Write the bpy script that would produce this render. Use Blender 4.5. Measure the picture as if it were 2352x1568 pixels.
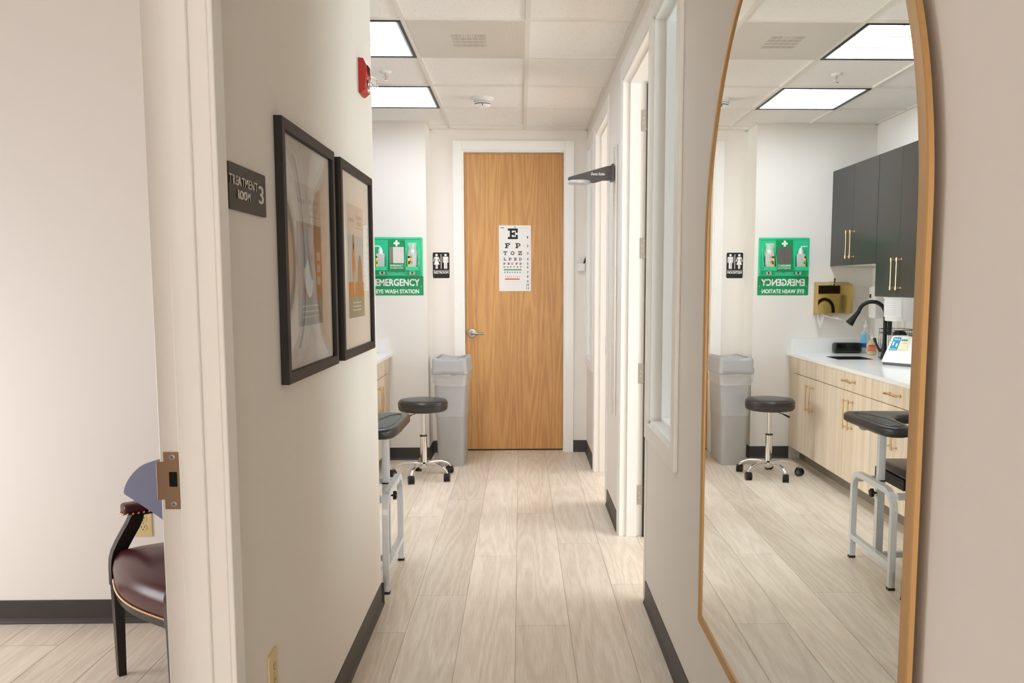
import bpy, bmesh, math, random
from mathutils import Vector, Matrix
random.seed(7)
PI = math.pi
for o in list(bpy.data.objects): bpy.data.objects.remove(o, do_unlink=True)
S = bpy.context.scene
C = S.collection

# ---------------------------------------------------------------- camera
cam = bpy.data.objects.new('camera', bpy.data.cameras.new('camera')); C.objects.link(cam)
cam.location = (0, 0, 1.4555)
cam.rotation_euler = (PI/2 - 0.105436, 0, -0.025785)
cam.data.sensor_width = 36; cam.data.lens = 2037.475/2352*36
cam.data.shift_x = -0.03087; cam.data.shift_y = 0.03583
cam.data.clip_start = 0.02
S.camera = cam
# ---------------------------------------------------------------- world, exposure
w = bpy.data.worlds.new('world'); S.world = w; w.use_nodes = True
w.node_tree.nodes['Background'].inputs[0].default_value = (0.9, 0.95, 1.0, 1)
w.node_tree.nodes['Background'].inputs[1].default_value = 0.3
S.view_settings.view_transform = 'Standard'; S.view_settings.look = 'None'
S.view_settings.gamma = 1; S.view_settings.use_curve_mapping = False
S.view_settings.exposure = 0.70
S.cycles.diffuse_bounces = 8
# ---------------------------------------------------------------- daylight from the right-hand rooms, added fill lights out of view
LAMP = 9.8            # strength of the ceiling light panels
def area(name, loc, rot, sx, sy, power, col):
    l = bpy.data.lights.new(name, 'AREA'); l.shape = 'RECTANGLE'; l.size = sx; l.size_y = sy
    l.energy = power; l.color = col
    o = bpy.data.objects.new(name, l); C.objects.link(o); o.location = loc; o.rotation_euler = rot
    return o
area('daylight_near_room', (3.35, 3.3, 1.55), (0, PI/2, 0), 1.5, 2.4, 62, (0.88, 0.95, 1.0))
area('daylight_far_room', (3.35, 6.6, 1.55), (0, PI/2, 0), 1.5, 1.6, 46, (0.92, 0.96, 1.0))
area('fill_behind_camera', (0.26, -6.4, 1.35), (PI/2, 0, 0), 0.55, 2.4, 82, (1.0, 0.95, 0.90))  # added fill behind the camera
area('fill_treatment_room', (-3.45, 2.6, 0.85), (0, -PI/2, 0), 0.9, 1.3, 20, (0.97, 0.96, 1.0))  # added low fill for the treatment room wall, no window modelled

# ---------------------------------------------------------------- dimensions of the place
XR, XL = 0.571, -0.639       # corridor walls
YL = 3.9415                  # end of left corridor wall / start of alcove
YP = 3.756                   # far wall of treatment room
YA = 7.318                   # alcove far wall
YB = 7.637                   # end wall with the oak door
XA = -0.763                  # corner of alcove far wall
XW = -1.744                  # alcove cabinet wall
H = 2.744

# ---------------------------------------------------------------- mesh builder
class MB:
    def __init__(s): s.v = []; s.f = []; s.m = []; s.sm = []
    def put(s, vs, fs, mi=0, M=None, smooth=False):
        n = len(s.v)
        for v in vs:
            v = Vector(v)
            s.v.append(tuple(M @ v) if M is not None else tuple(v))
        for f in fs: s.f.append([n+i for i in f]); s.m.append(mi); s.sm.append(smooth)
        return s
    def bm(s, b, mi=0, M=None, smooth=False):
        b.verts.index_update()
        return s.put([v.co.copy() for v in b.verts], [[v.index for v in f.verts] for f in b.faces], mi, M, smooth)
    def box(s, x0, x1, y0, y1, z0, z1, mi=0, bev=0, seg=2, M=None, smooth=None):
        b = bmesh.new(); bmesh.ops.create_cube(b, size=1)
        for v in b.verts:
            v.co = Vector(((x0+x1)/2+v.co.x*(x1-x0), (y0+y1)/2+v.co.y*(y1-y0), (z0+z1)/2+v.co.z*(z1-z0)))
        if bev > 0: bmesh.ops.bevel(b, geom=list(b.edges), offset=bev, segments=seg, profile=0.5, affect='EDGES', clamp_overlap=True)
        s.bm(b, mi, M, (bev > 0 and seg > 2) if smooth is None else smooth); b.free(); return s
    def lathe(s, prof, n=32, mi=0, M=None, smooth=True, sx=1, sy=1, cap=True):
        vs = []; fs = []
        for r, z in prof:
            for k in range(n):
                a = 2*PI*k/n; vs.append((r*math.cos(a)*sx, r*math.sin(a)*sy, z))
        for i in range(len(prof)-1):
            for k in range(n):
                a, b = i*n+k, i*n+(k+1) % n
                fs.append((a, b, b+n, a+n))
        if cap:
            if prof[0][0] > 1e-5: fs.append(tuple(reversed(range(n))))
            if prof[-1][0] > 1e-5: fs.append(tuple((len(prof)-1)*n+k for k in range(n)))
        return s.put(vs, fs, mi, M, smooth)
    def cyl(s, p, q, r, r2=None, n=20, mi=0, smooth=True):
        p, q = Vector(p), Vector(q); r2 = r if r2 is None else r2; d = q-p
        M = Matrix.Translation(p) @ d.to_track_quat('Z', 'Y').to_matrix().to_4x4()
        return s.lathe([(r, 0), (r2, d.length)], n, mi, M, smooth)
    def sphere(s, c, r, mi=0, n=12, sc=(1, 1, 1), M=None):
        c = Vector(c)
        prof = [(max(1e-6, math.sin(PI*i/n)), -math.cos(PI*i/n)) for i in range(n+1)]
        T = Matrix.Translation(c) @ Matrix.Diagonal((r*sc[0], r*sc[1], r*sc[2], 1))
        if M is not None: T = M @ T
        return s.lathe(prof, n*2, mi, T, True, cap=False)
    def tube(s, pts, r, n=12, mi=0, prof=None, smooth=True, closed=False, radii=None, up=None):
        """sweep a circle (or a 2-D profile) along points"""
        pts = [Vector(p) for p in pts]; N = len(pts)
        pr = prof or [(math.cos(2*PI*k/n), math.sin(2*PI*k/n)) for k in range(n)]
        n = len(pr); vs = []; ref = Vector(up) if up else None
        for i, p in enumerate(pts):
            if closed: t = (pts[(i+1) % N]-pts[i-1]).normalized()
            else: t = (pts[min(i+1, N-1)]-pts[max(i-1, 0)]).normalized()
            if ref is None: ref = Vector((0, 0, 1)) if abs(t.z) < 0.9 else Vector((1, 0, 0))
            a = (ref - t*ref.dot(t))
            a = a.normalized() if a.length > 1e-6 else t.orthogonal().normalized()
            b = t.cross(a)
            if not up: ref = a
            k = 1.0
            if 0 < i < N-1 or closed:
                t1 = (p-pts[i-1]).normalized(); cosv = max(0.3, t1.dot(t)); k = 1/cosv if prof else 1
            rr = radii[i] if radii else r
            for x, y in pr:
                vs.append(p+a*(x*rr)+b*(y*rr*(k if prof else 1)))
        fs = []
        for i in range(N if closed else N-1):
            j = (i+1) % N
            for q in range(n): fs.append((i*n+q, i*n+(q+1) % n, j*n+(q+1) % n, j*n+q))
        if not closed: fs.append(tuple(reversed(range(n)))); fs.append(tuple((N-1)*n+q for q in range(n)))
        return s.put(vs, fs, mi, None, smooth)
    def prism(s, poly, z0, z1, mi=0, M=None, bev=0, smooth=False, seg=2):
        """extrude an xy polygon between z0 and z1"""
        b = bmesh.new()
        bot = [b.verts.new((x, y, z0)) for x, y in poly]; top = [b.verts.new((x, y, z1)) for x, y in poly]
        n = len(poly); b.faces.new(list(reversed(bot))); b.faces.new(top)
        for i in range(n): b.faces.new((bot[i], bot[(i+1) % n], top[(i+1) % n], top[i]))
        bmesh.ops.recalc_face_normals(b, faces=list(b.faces))
        if bev > 0:
            ed = [e for e in b.edges if abs(e.verts[0].co.z-e.verts[1].co.z) < 1e-7]
            bmesh.ops.bevel(b, geom=ed, offset=bev, segments=seg, profile=0.5, affect='EDGES', clamp_overlap=True)
        s.bm(b, mi, M, smooth); b.free(); return s
    def text(s, t, cx, cy, wdt, hgt, z0=0.0, dep=0.0006, mi=0, bold=0.0, M=None, shear=0):
        """lettering in the local xy plane (x right, y up), facing +z, fitted to a box centred on cx, cy"""
        cu = bpy.data.curves.new('t', 'FONT'); cu.body = t; cu.resolution_u = 3; cu.extrude = 0.01; cu.shear = shear
        ob = bpy.data.objects.new('t', cu); C.objects.link(ob)
        bpy.context.view_layer.update()
        me = bpy.data.meshes.new_from_object(ob.evaluated_get(bpy.context.evaluated_depsgraph_get()))
        xs = [v.co.x for v in me.vertices]; ys = [v.co.y for v in me.vertices]
        if xs:
            x0, x1, y0, y1 = min(xs), max(xs), min(ys), max(ys)
            kx = wdt/(x1-x0); ky = hgt/(y1-y0)
            vs = [(cx+(v.co.x-(x0+x1)/2)*kx, cy+(v.co.y-(y0+y1)/2)*ky, z0+(dep if v.co.z > 0 else 0)) for v in me.vertices]
            fl = [list(p.vertices) for p in me.polygons]
            if bold: 
                for q, (a, b) in enumerate(((-1, -1), (1, -1), (-1, 1), (1, 1))): s.put([(x+a*bold*hgt, y+b*bold*hgt, z-0.00002*(q+1)*(1 if z > z0 else 0)) for x, y, z in vs], fl, mi, M)
            s.put(vs, fl, mi, M)
        bpy.data.objects.remove(ob); bpy.data.curves.remove(cu); bpy.data.meshes.remove(me)
        return s
    def build(s, name, mats, parent=None, label=None):
        me = bpy.data.meshes.new(name); me.from_pydata(s.v, [], s.f); me.validate(verbose=False)
        if not isinstance(mats, (list, tuple)): mats = [mats]
        for m in mats: me.materials.append(m)
        if len(me.polygons) == len(s.m):
            me.polygons.foreach_set('material_index', s.m); me.polygons.foreach_set('use_smooth', s.sm)
        b = bmesh.new(); b.from_mesh(me); bmesh.ops.recalc_face_normals(b, faces=list(b.faces)); b.to_mesh(me); b.free()
        me.update()
        if any(s.sm):
            try: me.set_sharp_from_angle(angle=math.radians(38))
            except Exception: pass
        o = bpy.data.objects.new(name, me); C.objects.link(o)
        if parent is not None: o.parent = parent
        if label: o['label'] = label
        return o

BASIS = {'back': Matrix(((1, 0, 0), (0, 0, -1), (0, 1, 0))),      # columns: right, up, out
         'left': Matrix(((0, 0, 1), (1, 0, 0), (0, 1, 0))),
         'right': Matrix(((0, 0, -1), (-1, 0, 0), (0, 1, 0)))}
def thing(name, label=None, cat=None, loc=(0, 0, 0), rz=0, basis=None, group=None, kind=None):
    o = bpy.data.objects.new(name, None); C.objects.link(o); o.empty_display_size = 0.05
    M = BASIS[basis].to_4x4() if basis else Matrix.Rotation(rz, 4, 'Z')
    o.matrix_world = Matrix.Translation(loc) @ M
    return tag(o, label, cat, group, kind)
def tag(o, label=None, cat=None, group=None, kind=None):
    if label: o['label'] = label
    if cat: o['category'] = cat
    if group: o['group'] = group
    if kind: o['kind'] = kind
    return o
def struct(o, label=None): return tag(o, label, kind='structure')

# ---------------------------------------------------------------- materials
def lin(c):
    c = c/255
    return c/12.92 if c <= 0.04045 else ((c+0.055)/1.055)**2.4
def L3(r, g, b): return (lin(r), lin(g), lin(b), 1)
def mat(name, rgb, rough=0.5, metal=0.0, spec=0.5, bump=0.0, bscale=200, trans=0.0, alpha=1.0, coat=0.0, emit=None, es=0, ior=1.45, var=0.0, vscale=3.0, sss=0):
    m = bpy.data.materials.new(name); m.use_nodes = True; nt = m.node_tree; b = nt.nodes['Principled BSDF']
    b.inputs['Base Color'].default_value = L3(*rgb); b.inputs['Roughness'].default_value = rough
    b.inputs['Metallic'].default_value = metal; b.inputs['Specular IOR Level'].default_value = spec
    b.inputs['IOR'].default_value = ior; b.inputs['Transmission Weight'].default_value = trans
    b.inputs['Alpha'].default_value = alpha; b.inputs['Coat Weight'].default_value = coat
    if emit: b.inputs['Emission Color'].default_value = L3(*emit); b.inputs['Emission Strength'].default_value = es
    if bump or var:
        tc = nt.nodes.new('ShaderNodeTexCoord')
    if bump:
        n = nt.nodes.new('ShaderNodeTexNoise'); n.inputs['Scale'].default_value = bscale; n.inputs['Detail'].default_value = 3
        bp = nt.nodes.new('ShaderNodeBump'); bp.inputs['Strength'].default_value = bump; bp.inputs['Distance'].default_value = 0.002
        nt.links.new(tc.outputs['Object'], n.inputs['Vector']); nt.links.new(n.outputs['Fac'], bp.inputs['Height']); nt.links.new(bp.outputs[0], b.inputs['Normal'])
    if var:
        n = nt.nodes.new('ShaderNodeTexNoise'); n.inputs['Scale'].default_value = vscale; n.inputs['Detail'].default_value = 4
        mx = nt.nodes.new('ShaderNodeMix'); mx.data_type = 'RGBA'
        mx.inputs['A'].default_value = tuple(c*(1-var) for c in L3(*rgb)[:3])+(1,); mx.inputs['B'].default_value = tuple(min(1, c*(1+var)) for c in L3(*rgb)[:3])+(1,)
        nt.links.new(tc.outputs['Object'], n.inputs['Vector']); nt.links.new(n.outputs['Fac'], mx.inputs['Factor']); nt.links.new(mx.outputs['Result'], b.inputs['Base Color'])
    return m

def wood(name, axis, light, dark, rough=0.45, ring=55, cx=9, cy=0.7, streak=0.5, contrast=1.0, planks=False):
    """contour lines of a stretched noise give cathedral grain; axis = direction of the grain"""
    m = bpy.data.materials.new(name); m.use_nodes = True; nt = m.node_tree; N = nt.nodes.new; Lk = nt.links.new
    b = nt.nodes['Principled BSDF']; b.inputs['Roughness'].default_value = rough
    tc = N('ShaderNodeTexCoord'); mp = N('ShaderNodeMapping'); Lk(tc.outputs['Object'], mp.inputs['Vector'])
    sc = [cx, cx, cx]; sc['XYZ'.index(axis)] = cy; mp.inputs['Scale'].default_value = sc
    vec = mp.outputs[0]
    if planks:
        at = N('ShaderNodeAttribute'); at.attribute_name = 'plank'
        vm = N('ShaderNodeVectorMath'); vm.operation = 'MULTIPLY_ADD'; vm.inputs[1].default_value = (40, 40, 40)
        Lk(at.outputs['Color'], vm.inputs[0]); Lk(mp.outputs[0], vm.inputs[2]); vec = vm.outputs[0]
    n1 = N('ShaderNodeTexNoise'); n1.inputs['Scale'].default_value = 1; n1.inputs['Detail'].default_value = 2.2; n1.inputs['Roughness'].default_value = 0.35
    Lk(vec, n1.inputs['Vector'])
    ml = N('ShaderNodeMath'); ml.operation = 'MULTIPLY'; ml.inputs[1].default_value = ring; Lk(n1.outputs['Fac'], ml.inputs[0])
    sn = N('ShaderNodeMath'); sn.operation = 'SINE'; Lk(ml.outputs[0], sn.inputs[0])
    mp2 = N('ShaderNodeMapping'); sc2 = [260, 260, 260]; sc2['XYZ'.index(axis)] = 7; mp2.inputs['Scale'].default_value = sc2
    Lk(tc.outputs['Object'], mp2.inputs['Vector'])
    n2 = N('ShaderNodeTexNoise'); n2.inputs['Scale'].default_value = 1; n2.inputs['Detail'].default_value = 3; Lk(mp2.outputs[0], n2.inputs['Vector'])
    a1 = N('ShaderNodeMath'); a1.operation = 'MULTIPLY_ADD'; a1.inputs[1].default_value = 0.16*contrast; a1.inputs[2].default_value = 0.5*(1-streak); Lk(sn.outputs[0], a1.inputs[0])
    a2 = N('ShaderNodeMath'); a2.operation = 'MULTIPLY_ADD'; a2.inputs[1].default_value = streak; Lk(n2.outputs['Fac'], a2.inputs[0]); Lk(a1.outputs[0], a2.inputs[2])
    n3 = N('ShaderNodeTexNoise'); n3.inputs['Scale'].default_value = 0.45; n3.inputs['Detail'].default_value = 1; Lk(vec, n3.inputs['Vector'])
    a3 = N('ShaderNodeMath'); a3.operation = 'MULTIPLY_ADD'; a3.inputs[1].default_value = 0.5; Lk(n3.outputs['Fac'], a3.inputs[0]); Lk(a2.outputs[0], a3.inputs[2])
    cr = N('ShaderNodeValToRGB'); cr.color_ramp.elements[0].position = 0.45; cr.color_ramp.elements[1].position = 1.05
    cr.color_ramp.elements[0].color = L3(*dark); cr.color_ramp.elements[1].color = L3(*light); Lk(a3.outputs[0], cr.inputs[0])
    out = cr.outputs[0]
    if planks:
        sp = N('ShaderNodeSeparateColor'); Lk(at.outputs['Color'], sp.inputs[0])
        mr = N('ShaderNodeMapRange'); mr.inputs[3].default_value = 0.95; mr.inputs[4].default_value = 1.05; Lk(sp.outputs[2], mr.inputs[0])
        vs = N('ShaderNodeVectorMath'); vs.operation = 'SCALE'; Lk(out, vs.inputs[0]); Lk(mr.outputs[0], vs.inputs['Scale']); out = vs.outputs[0]
    Lk(out, b.inputs['Base Color'])
    bp = N('ShaderNodeBump'); bp.inputs['Strength'].default_value = 0.12; bp.inputs['Distance'].default_value = 0.001
    Lk(a2.outputs[0], bp.inputs['Height']); Lk(bp.outputs[0], b.inputs['Normal'])
    return m

M_wall = mat('wall_paint', (237, 233, 228), 0.7, bump=0.06, bscale=120, spec=0.25)
M_trim = mat('trim_white', (244, 243, 241), 0.42, spec=0.4)
M_base = mat('rubber_base', (66, 63, 61), 0.45, spec=0.4)
M_floor = wood('floor_vinyl', 'Y', (240, 231, 217), (201, 186, 167), 0.42, ring=70, cx=6.5, cy=0.5, streak=0.68, contrast=0.48, planks=True)
M_seam = mat('floor_seam', (148, 131, 112), 0.8)
M_oak = wood('oak_veneer', 'Z', (214, 164, 100), (168, 112, 58), 0.38, ring=85, cx=6.5, cy=0.30, streak=0.62, contrast=0.62)
M_ash = wood('light_ash', 'Z', (240, 226, 206), (208, 188, 162), 0.5, ring=24, cx=16, cy=0.25, streak=0.6, contrast=0.6)
M_black = mat('matte_black', (22, 21, 20), 0.45)
M_gloss = mat('gloss_black', (10, 10, 11), 0.12)
M_chrome = mat('chrome', (225, 225, 225), 0.08, 1.0)
M_satin = mat('satin_metal', (176, 172, 166), 0.32, 1.0)
M_alu = mat('silver_paint', (212, 217, 221), 0.38, 0.35)
M_brass = mat('brass', (232, 200, 158), 0.28, 1.0)
M_gold = mat('gold_frame', (196, 158, 108), 0.5, 0.55)
M_goldm = mat('polished_gold', (196, 168, 100), 0.03, 1.0)
M_white = mat('white_plastic', (238, 238, 236), 0.35)
M_quartz = mat('white_quartz', (240, 240, 240), 0.18, spec=0.5, var=0.02)
M_char = mat('charcoal_laminate', (44, 41, 39), 0.30)
M_leath = mat('black_vinyl', (44, 42, 43), 0.28, bump=0.15, bscale=400)
M_leath2 = mat('grey_black_vinyl', (52, 50, 50), 0.26, bump=0.15, bscale=400)
M_bur = mat('burgundy_leather', (72, 26, 28), 0.28, bump=0.12, bscale=300, var=0.12, vscale=10)
M_dwood = mat('espresso_wood', (30, 22, 18), 0.28)
M_blue = mat('blue_grey_fabric', (124, 128, 152), 0.85, bump=0.25, bscale=500)
M_bin = mat('grey_plastic', (176, 178, 180), 0.42, bump=0.05, bscale=500)
M_red = mat('alarm_red', (176, 32, 26), 0.35)
M_green = mat('green_plastic', (52, 204, 150), 0.3)
M_greend = mat('sign_green', (16, 150, 92), 0.4)
M_yel = mat('label_yellow', (240, 214, 96), 0.5)
M_teal = mat('label_teal', (40, 150, 190), 0.5)
M_cream = mat('label_cream', (236, 228, 196), 0.5)
M_ivory = mat('ivory_plastic', (222, 200, 146), 0.4)
M_paper = mat('paper_white', (238, 238, 238), 0.6)
M_ink = mat('ink_black', (26, 24, 24), 0.6)
M_grink = mat('ink_green', (30, 140, 90), 0.6)
M_rink = mat('ink_red', (214, 70, 56), 0.6)
M_gink = mat('ink_grey', (170, 170, 170), 0.6)
M_wink = mat('ink_white', (244, 244, 242), 0.5)
M_bframe = mat('picture_frame', (27, 22, 19), 0.5, spec=0.35)
M_mat = mat('picture_mat', (236, 226, 216), 0.8)
M_dsign = mat('room_sign', (46, 42, 40), 0.5)
M_letter = mat('letter_silver', (214, 208, 200), 0.4)
M_dgrey = mat('dark_grey_plastic', (92, 90, 90), 0.45)
M_cav = mat('dark_gap', (8, 8, 8), 0.9)
M_soap = mat('liquid_soap', (232, 226, 190), 0.15, trans=0.3)
M_orange = mat('label_orange', (230, 120, 84), 0.5)
M_lblue = mat('label_light_blue', (110, 190, 232), 0.5)
M_dblue = mat('label_dark_blue', (30, 90, 160), 0.5)
M_bottle = mat('translucent_bottle', (216, 224, 224), 0.3, trans=0.25)
M_clear = mat('clear_plastic', (245, 250, 250), 0.05, trans=1.0, ior=1.2, alpha=0.35)
M_liner = mat('liner_film', (240, 238, 235), 0.15, alpha=0.34, bump=0.6, bscale=40)
M_diff = mat('light_diffuser', (255, 255, 255), 0.5, emit=(238, 246, 255), es=LAMP)
M_diffdim = mat('light_grid_line', (200, 200, 200), 0.5, emit=(240, 240, 240), es=0.36)

def ceiling_mat():
    m = mat('acoustic_tile', (242, 239, 235), 0.9, spec=0.1); nt = m.node_tree; N = nt.nodes.new; Lk = nt.links.new
    tc = N('ShaderNodeTexCoord'); b = nt.nodes['Principled BSDF']
    n = N('ShaderNodeTexNoise'); n.inputs['Scale'].default_value = 150; n.inputs['Detail'].default_value = 1.5; Lk(tc.outputs['Object'], n.inputs['Vector'])
    n2 = N('ShaderNodeTexNoise'); n2.inputs['Scale'].default_value = 320; n2.inputs['Detail'].default_value = 2; Lk(tc.outputs['Object'], n2.inputs['Vector'])
    cr = N('ShaderNodeValToRGB'); cr.color_ramp.elements[0].position = 0.27; cr.color_ramp.elements[1].position = 0.33
    cr.color_ramp.elements[0].color = L3(190, 183, 174); cr.color_ramp.elements[1].color = L3(242, 239, 235); Lk(n.outputs['Fac'], cr.inputs[0])
    bp = N('ShaderNodeBump'); bp.inputs['Strength'].default_value = 0.35; bp.inputs['Distance'].default_value = 0.002
    Lk(cr.outputs[0], b.inputs['Base Color']); Lk(n2.outputs['Fac'], bp.inputs['Height']); Lk(bp.outputs[0], b.inputs['Normal'])
    return m
M_tile = ceiling_mat()
M_tbar = mat('ceiling_tee', (228, 223, 216), 0.6)

def mirror_mat():
    m = bpy.data.materials.new('mirror_glass'); m.use_nodes = True; b = m.node_tree.nodes['Principled BSDF']
    b.inputs['Base Color'].default_value = (0.86, 0.885, 0.86, 1); b.inputs['Metallic'].default_value = 1; b.inputs['Roughness'].default_value = 0.0
    return m
M_mirror = mirror_mat()
def pane_mat(name, wav=0.0, tint=(1, 1, 1, 1), f=1.5, k=1.0):
    m = bpy.data.materials.new(name); m.use_nodes = True; nt = m.node_tree; N = nt.nodes.new; Lk = nt.links.new
    nt.nodes.remove(nt.nodes['Principled BSDF'])
    fr = N('ShaderNodeFresnel'); fr.inputs['IOR'].default_value = f
    tr = N('ShaderNodeBsdfTransparent'); tr.inputs[0].default_value = tint
    gl = N('ShaderNodeBsdfGlossy'); gl.inputs['Roughness'].default_value = 0.0
    mx = N('ShaderNodeMixShader'); fm = N('ShaderNodeMath'); fm.operation = 'MULTIPLY'; fm.inputs[1].default_value = k; Lk(fr.outputs[0], fm.inputs[0]); Lk(fm.outputs[0], mx.inputs[0]); Lk(tr.outputs[0], mx.inputs[1]); Lk(gl.outputs[0], mx.inputs[2])
    Lk(mx.outputs[0], nt.nodes['Material Output'].inputs[0])
    if wav:
        tc = N('ShaderNodeTexCoord'); n = N('ShaderNodeTexNoise'); n.inputs['Scale'].default_value = 2.2; n.inputs['Detail'].default_value = 0
        bp = N('ShaderNodeBump'); bp.inputs['Strength'].default_value = wav; bp.inputs['Distance'].default_value = 0.05
        Lk(tc.outputs['Object'], n.inputs['Vector']); Lk(n.outputs['Fac'], bp.inputs['Height']); Lk(bp.outputs[0], gl.inputs['Normal'])
    return m
M_acryl = pane_mat('picture_acrylic', 0.0, f=1.5, k=0.85)
M_glass = pane_mat('window_glass', 0.0, (0.93, 0.97, 0.96, 1))

# ================================================================= SETTING
# floor: planks 0.2315 wide, 1.87 long, running along the corridor
def floor():
    PWD, PLN = 0.2315, 1.873
    off = {0: 3.675, 1: 4.886, 2: 4.19, -1: 4.655, -2: 4.055, -3: 3.61, -5: 4.2, -4: 4.75, -9: 3.514, 3: 5.3}
    v = []; f = []; col = []; mi = []
    rnd = random.Random(3)
    x0, x1, y0, y1 = -3.7, 3.5, -6.5, 8.2
    g = 0.0009
    for k in range(int((x0+0.025)/PWD)-1, int((x1+0.025)/PWD)+1):
        a, b = -0.025+k*PWD, -0.025+(k+1)*PWD
        a, b = max(a, x0), min(b, x1)
        if b <= a: continue
        o = off.get(k, rnd.uniform(0, PLN)); j = int((y0-o)/PLN)-1
        while o+j*PLN < y1:
            c, d = max(o+j*PLN, y0), min(o+(j+1)*PLN, y1); j += 1
            if d-c < 0.01: continue
            n = len(v); v += [(a+g, c+g, 0), (b-g, c+g, 0), (b-g, d-g, 0), (a+g, d-g, 0)]
            f.append((n, n+1, n+2, n+3)); col.append((rnd.random(), rnd.random(), rnd.random(), 1)); mi.append(0)
    n = len(v); v += [(x0, y0, -0.0012), (x1, y0, -0.0012), (x1, y1, -0.0012), (x0, y1, -0.0012),
                      (x0, y0, -0.06), (x1, y0, -0.06), (x1, y1, -0.06), (x0, y1, -0.06)]
    for q in ((0, 1, 2, 3), (7, 6, 5, 4), (0, 4, 5, 1), (1, 5, 6, 2), (2, 6, 7, 3), (3, 7, 4, 0)):
        f.append(tuple(n+i for i in q)); col.append((0, 0, 0, 1)); mi.append(1)
    me = bpy.data.meshes.new('floor'); me.from_pydata(v, [], f); me.materials.append(M_floor); me.materials.append(M_seam)
    me.polygons.foreach_set('material_index', mi)
    at = me.color_attributes.new('plank', 'FLOAT_COLOR', 'CORNER')
    li = 0
    for p, cc in zip(me.polygons, col):
        for _ in p.vertices: at.data[li].color = cc; li += 1
    me.update(); o = bpy.data.objects.new('floor', me); C.objects.link(o); return o
struct(floor())

# ceiling with grid; openings for fixtures are filled by the fixtures hanging flush below the tile plane
GX = [-0.5765+0.6161*k for k in range(-6, 8)]
GY = [4.5255+0.732*k for k in range(-16, 5)]
mb = MB(); mb.box(-3.7, 3.5, -6.5, 8.2, H+0.012, H+0.07); ceil = struct(mb.build('ceiling', M_tile))
mb = MB()
for x in GX:
    if -3.7 < x < 3.5: mb.box(x-0.012, x+0.012, -6.5, YB, H, H+0.02)
for y in GY:
    if y < YB: mb.box(-3.7, 3.5, y-0.009, y+0.009, H+0.0004, H+0.02)
# wall angle along the perimeter
for (a, b, c, d) in ((XR-0.022, XR, -6.5, YB), (XL, XL+0.022, -6.5, YL), (XW, XW+0.022, YL, YA), (XW, XA, YA-0.022, YA), (XA, XR, YB-0.022, YB), (XA, XA+0.022, YA, YB), (XW, XL+0.022, YL, YL+0.022)):
    mb.box(a, b, c, d, H-0.001, H+0.02)
mb.build('ceiling_grid', M_tbar, ceil)

def wall(name, boxes):
    mb = MB()
    for b in boxes: mb.box(*b)
    return struct(mb.build(name, M_wall))
T = 0.126
DH = 2.577      # height of the door openings
# left corridor wall with the treatment room doorway (0.96..1.905)
wall('wall_left', [(XL-T, XL, -6.5, 0.96, 0, H+0.012), (XL-T, XL, 0.96, 1.888, DH, H+0.012), (XL-T, XL, 1.888, YL, 0, H+0.012)])
wall('wall_partition', [(-3.7, XL-T, YP, YL, 0, H+0.012)])
wall('wall_alcove_side', [(XW-0.12, XW, YL, YA+0.5, 0, H+0.012)])
wall('wall_alcove_back', [(XW, XA, YA, YB+0.12, 0, H+0.012)])
wall('wall_back', [(XA, -0.494, YB, YB+0.13, 0, H+0.012), (0.382, XR+T, YB, YB+0.13, 0, H+0.012), (-0.494, 0.382, YB, YB+0.13, DH, H+0.012)])
# right wall: window 1 (3.25..3.88), door 2 (3.99..5.03), door 1 (5.85..6.80), window 2 (6.98..7.56)
W1 = (3.25, 3.872, 0.845, DH); W2 = (6.99, 7.565, 0.845, DH)
wall('wall_right', [(XR, XR+T, -6.5, W1[0], 0, H+0.012), (XR, XR+T, W1[0], W1[1], 0, W1[2]), (XR, XR+T, W1[0], W1[1], W1[3], H+0.012),
     (XR, XR+T, W1[1], 3.966, 0, H+0.012), (XR, XR+T, 3.966, 5.03, DH, H+0.012), (XR, XR+T, 5.03, 5.85, 0, H+0.012),
     (XR, XR+T, 5.85, 6.80, DH, H+0.012), (XR, XR+T, 6.80, W2[0], 0, H+0.012), (XR, XR+T, W2[0], W2[1], 0, W2[2]),
     (XR, XR+T, W2[0], W2[1], W2[3], H+0.012), (XR, XR+T, W2[1], YB+0.13, 0, H+0.012)])
wall('wall_front', [(-3.7, 3.5, -6.56, -6.5, 0, H+0.012)])
wall('wall_outer_left', [(-3.76, -3.7, -6.56, YL, 0, H+0.012)])
wall('wall_outer_right', [(3.5, 3.56, -6.56, 8.2, 0, H+0.012)])
wall('wall_room_divider', [(XR+T, 3.5, 5.35, 5.45, 0, H+0.012)])
wall('wall_rear', [(XR+T, 3.5, 8.1, 8.2, 0, H+0.012), (XR+T, 3.5, 0.2, 0.3, 0, H+0.012), (-3.7, XL-T, -0.1, 0.0, 0, H+0.012)])

# baseboards: charcoal cove base with a rounded toe
def baseboard(name, segs):
    """segs: start (x,y), end (x,y); the room lies to the left of the direction of travel"""
    mb = MB()
    for (x0, y0, x1, y1) in segs:
        d = Vector((x1-x0, y1-y0, 0)); Lg = d.length; d.normalize(); n = Vector((-d.y, d.x, 0))
        prof = [(0, 0), (0.013, 0), (0.012, 0.004), (0.007, 0.012), (0.004, 0.022), (0.0035, 0.1), (0.002, 0.103), (0, 0.103)]
        vs = []
        for s_ in (0, Lg):
            for p, z in prof: vs.append(Vector((x0, y0, 0))+d*s_+n*p+Vector((0, 0, z+0.0002)))
        k = len(prof); fs = [(i, (i+1) % k, k+(i+1) % k, k+i) for i in range(k)]+[tuple(range(k))[::-1], tuple(range(k, 2*k))]
        mb.put(vs, fs)
    return struct(mb.build(name, M_base))
baseboard('baseboard_right', [(XR, -6.5, XR, 3.94)][0:1])
baseboard('baseboard_right_middle', [(XR, 5.114, XR, 5.77)])
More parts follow.
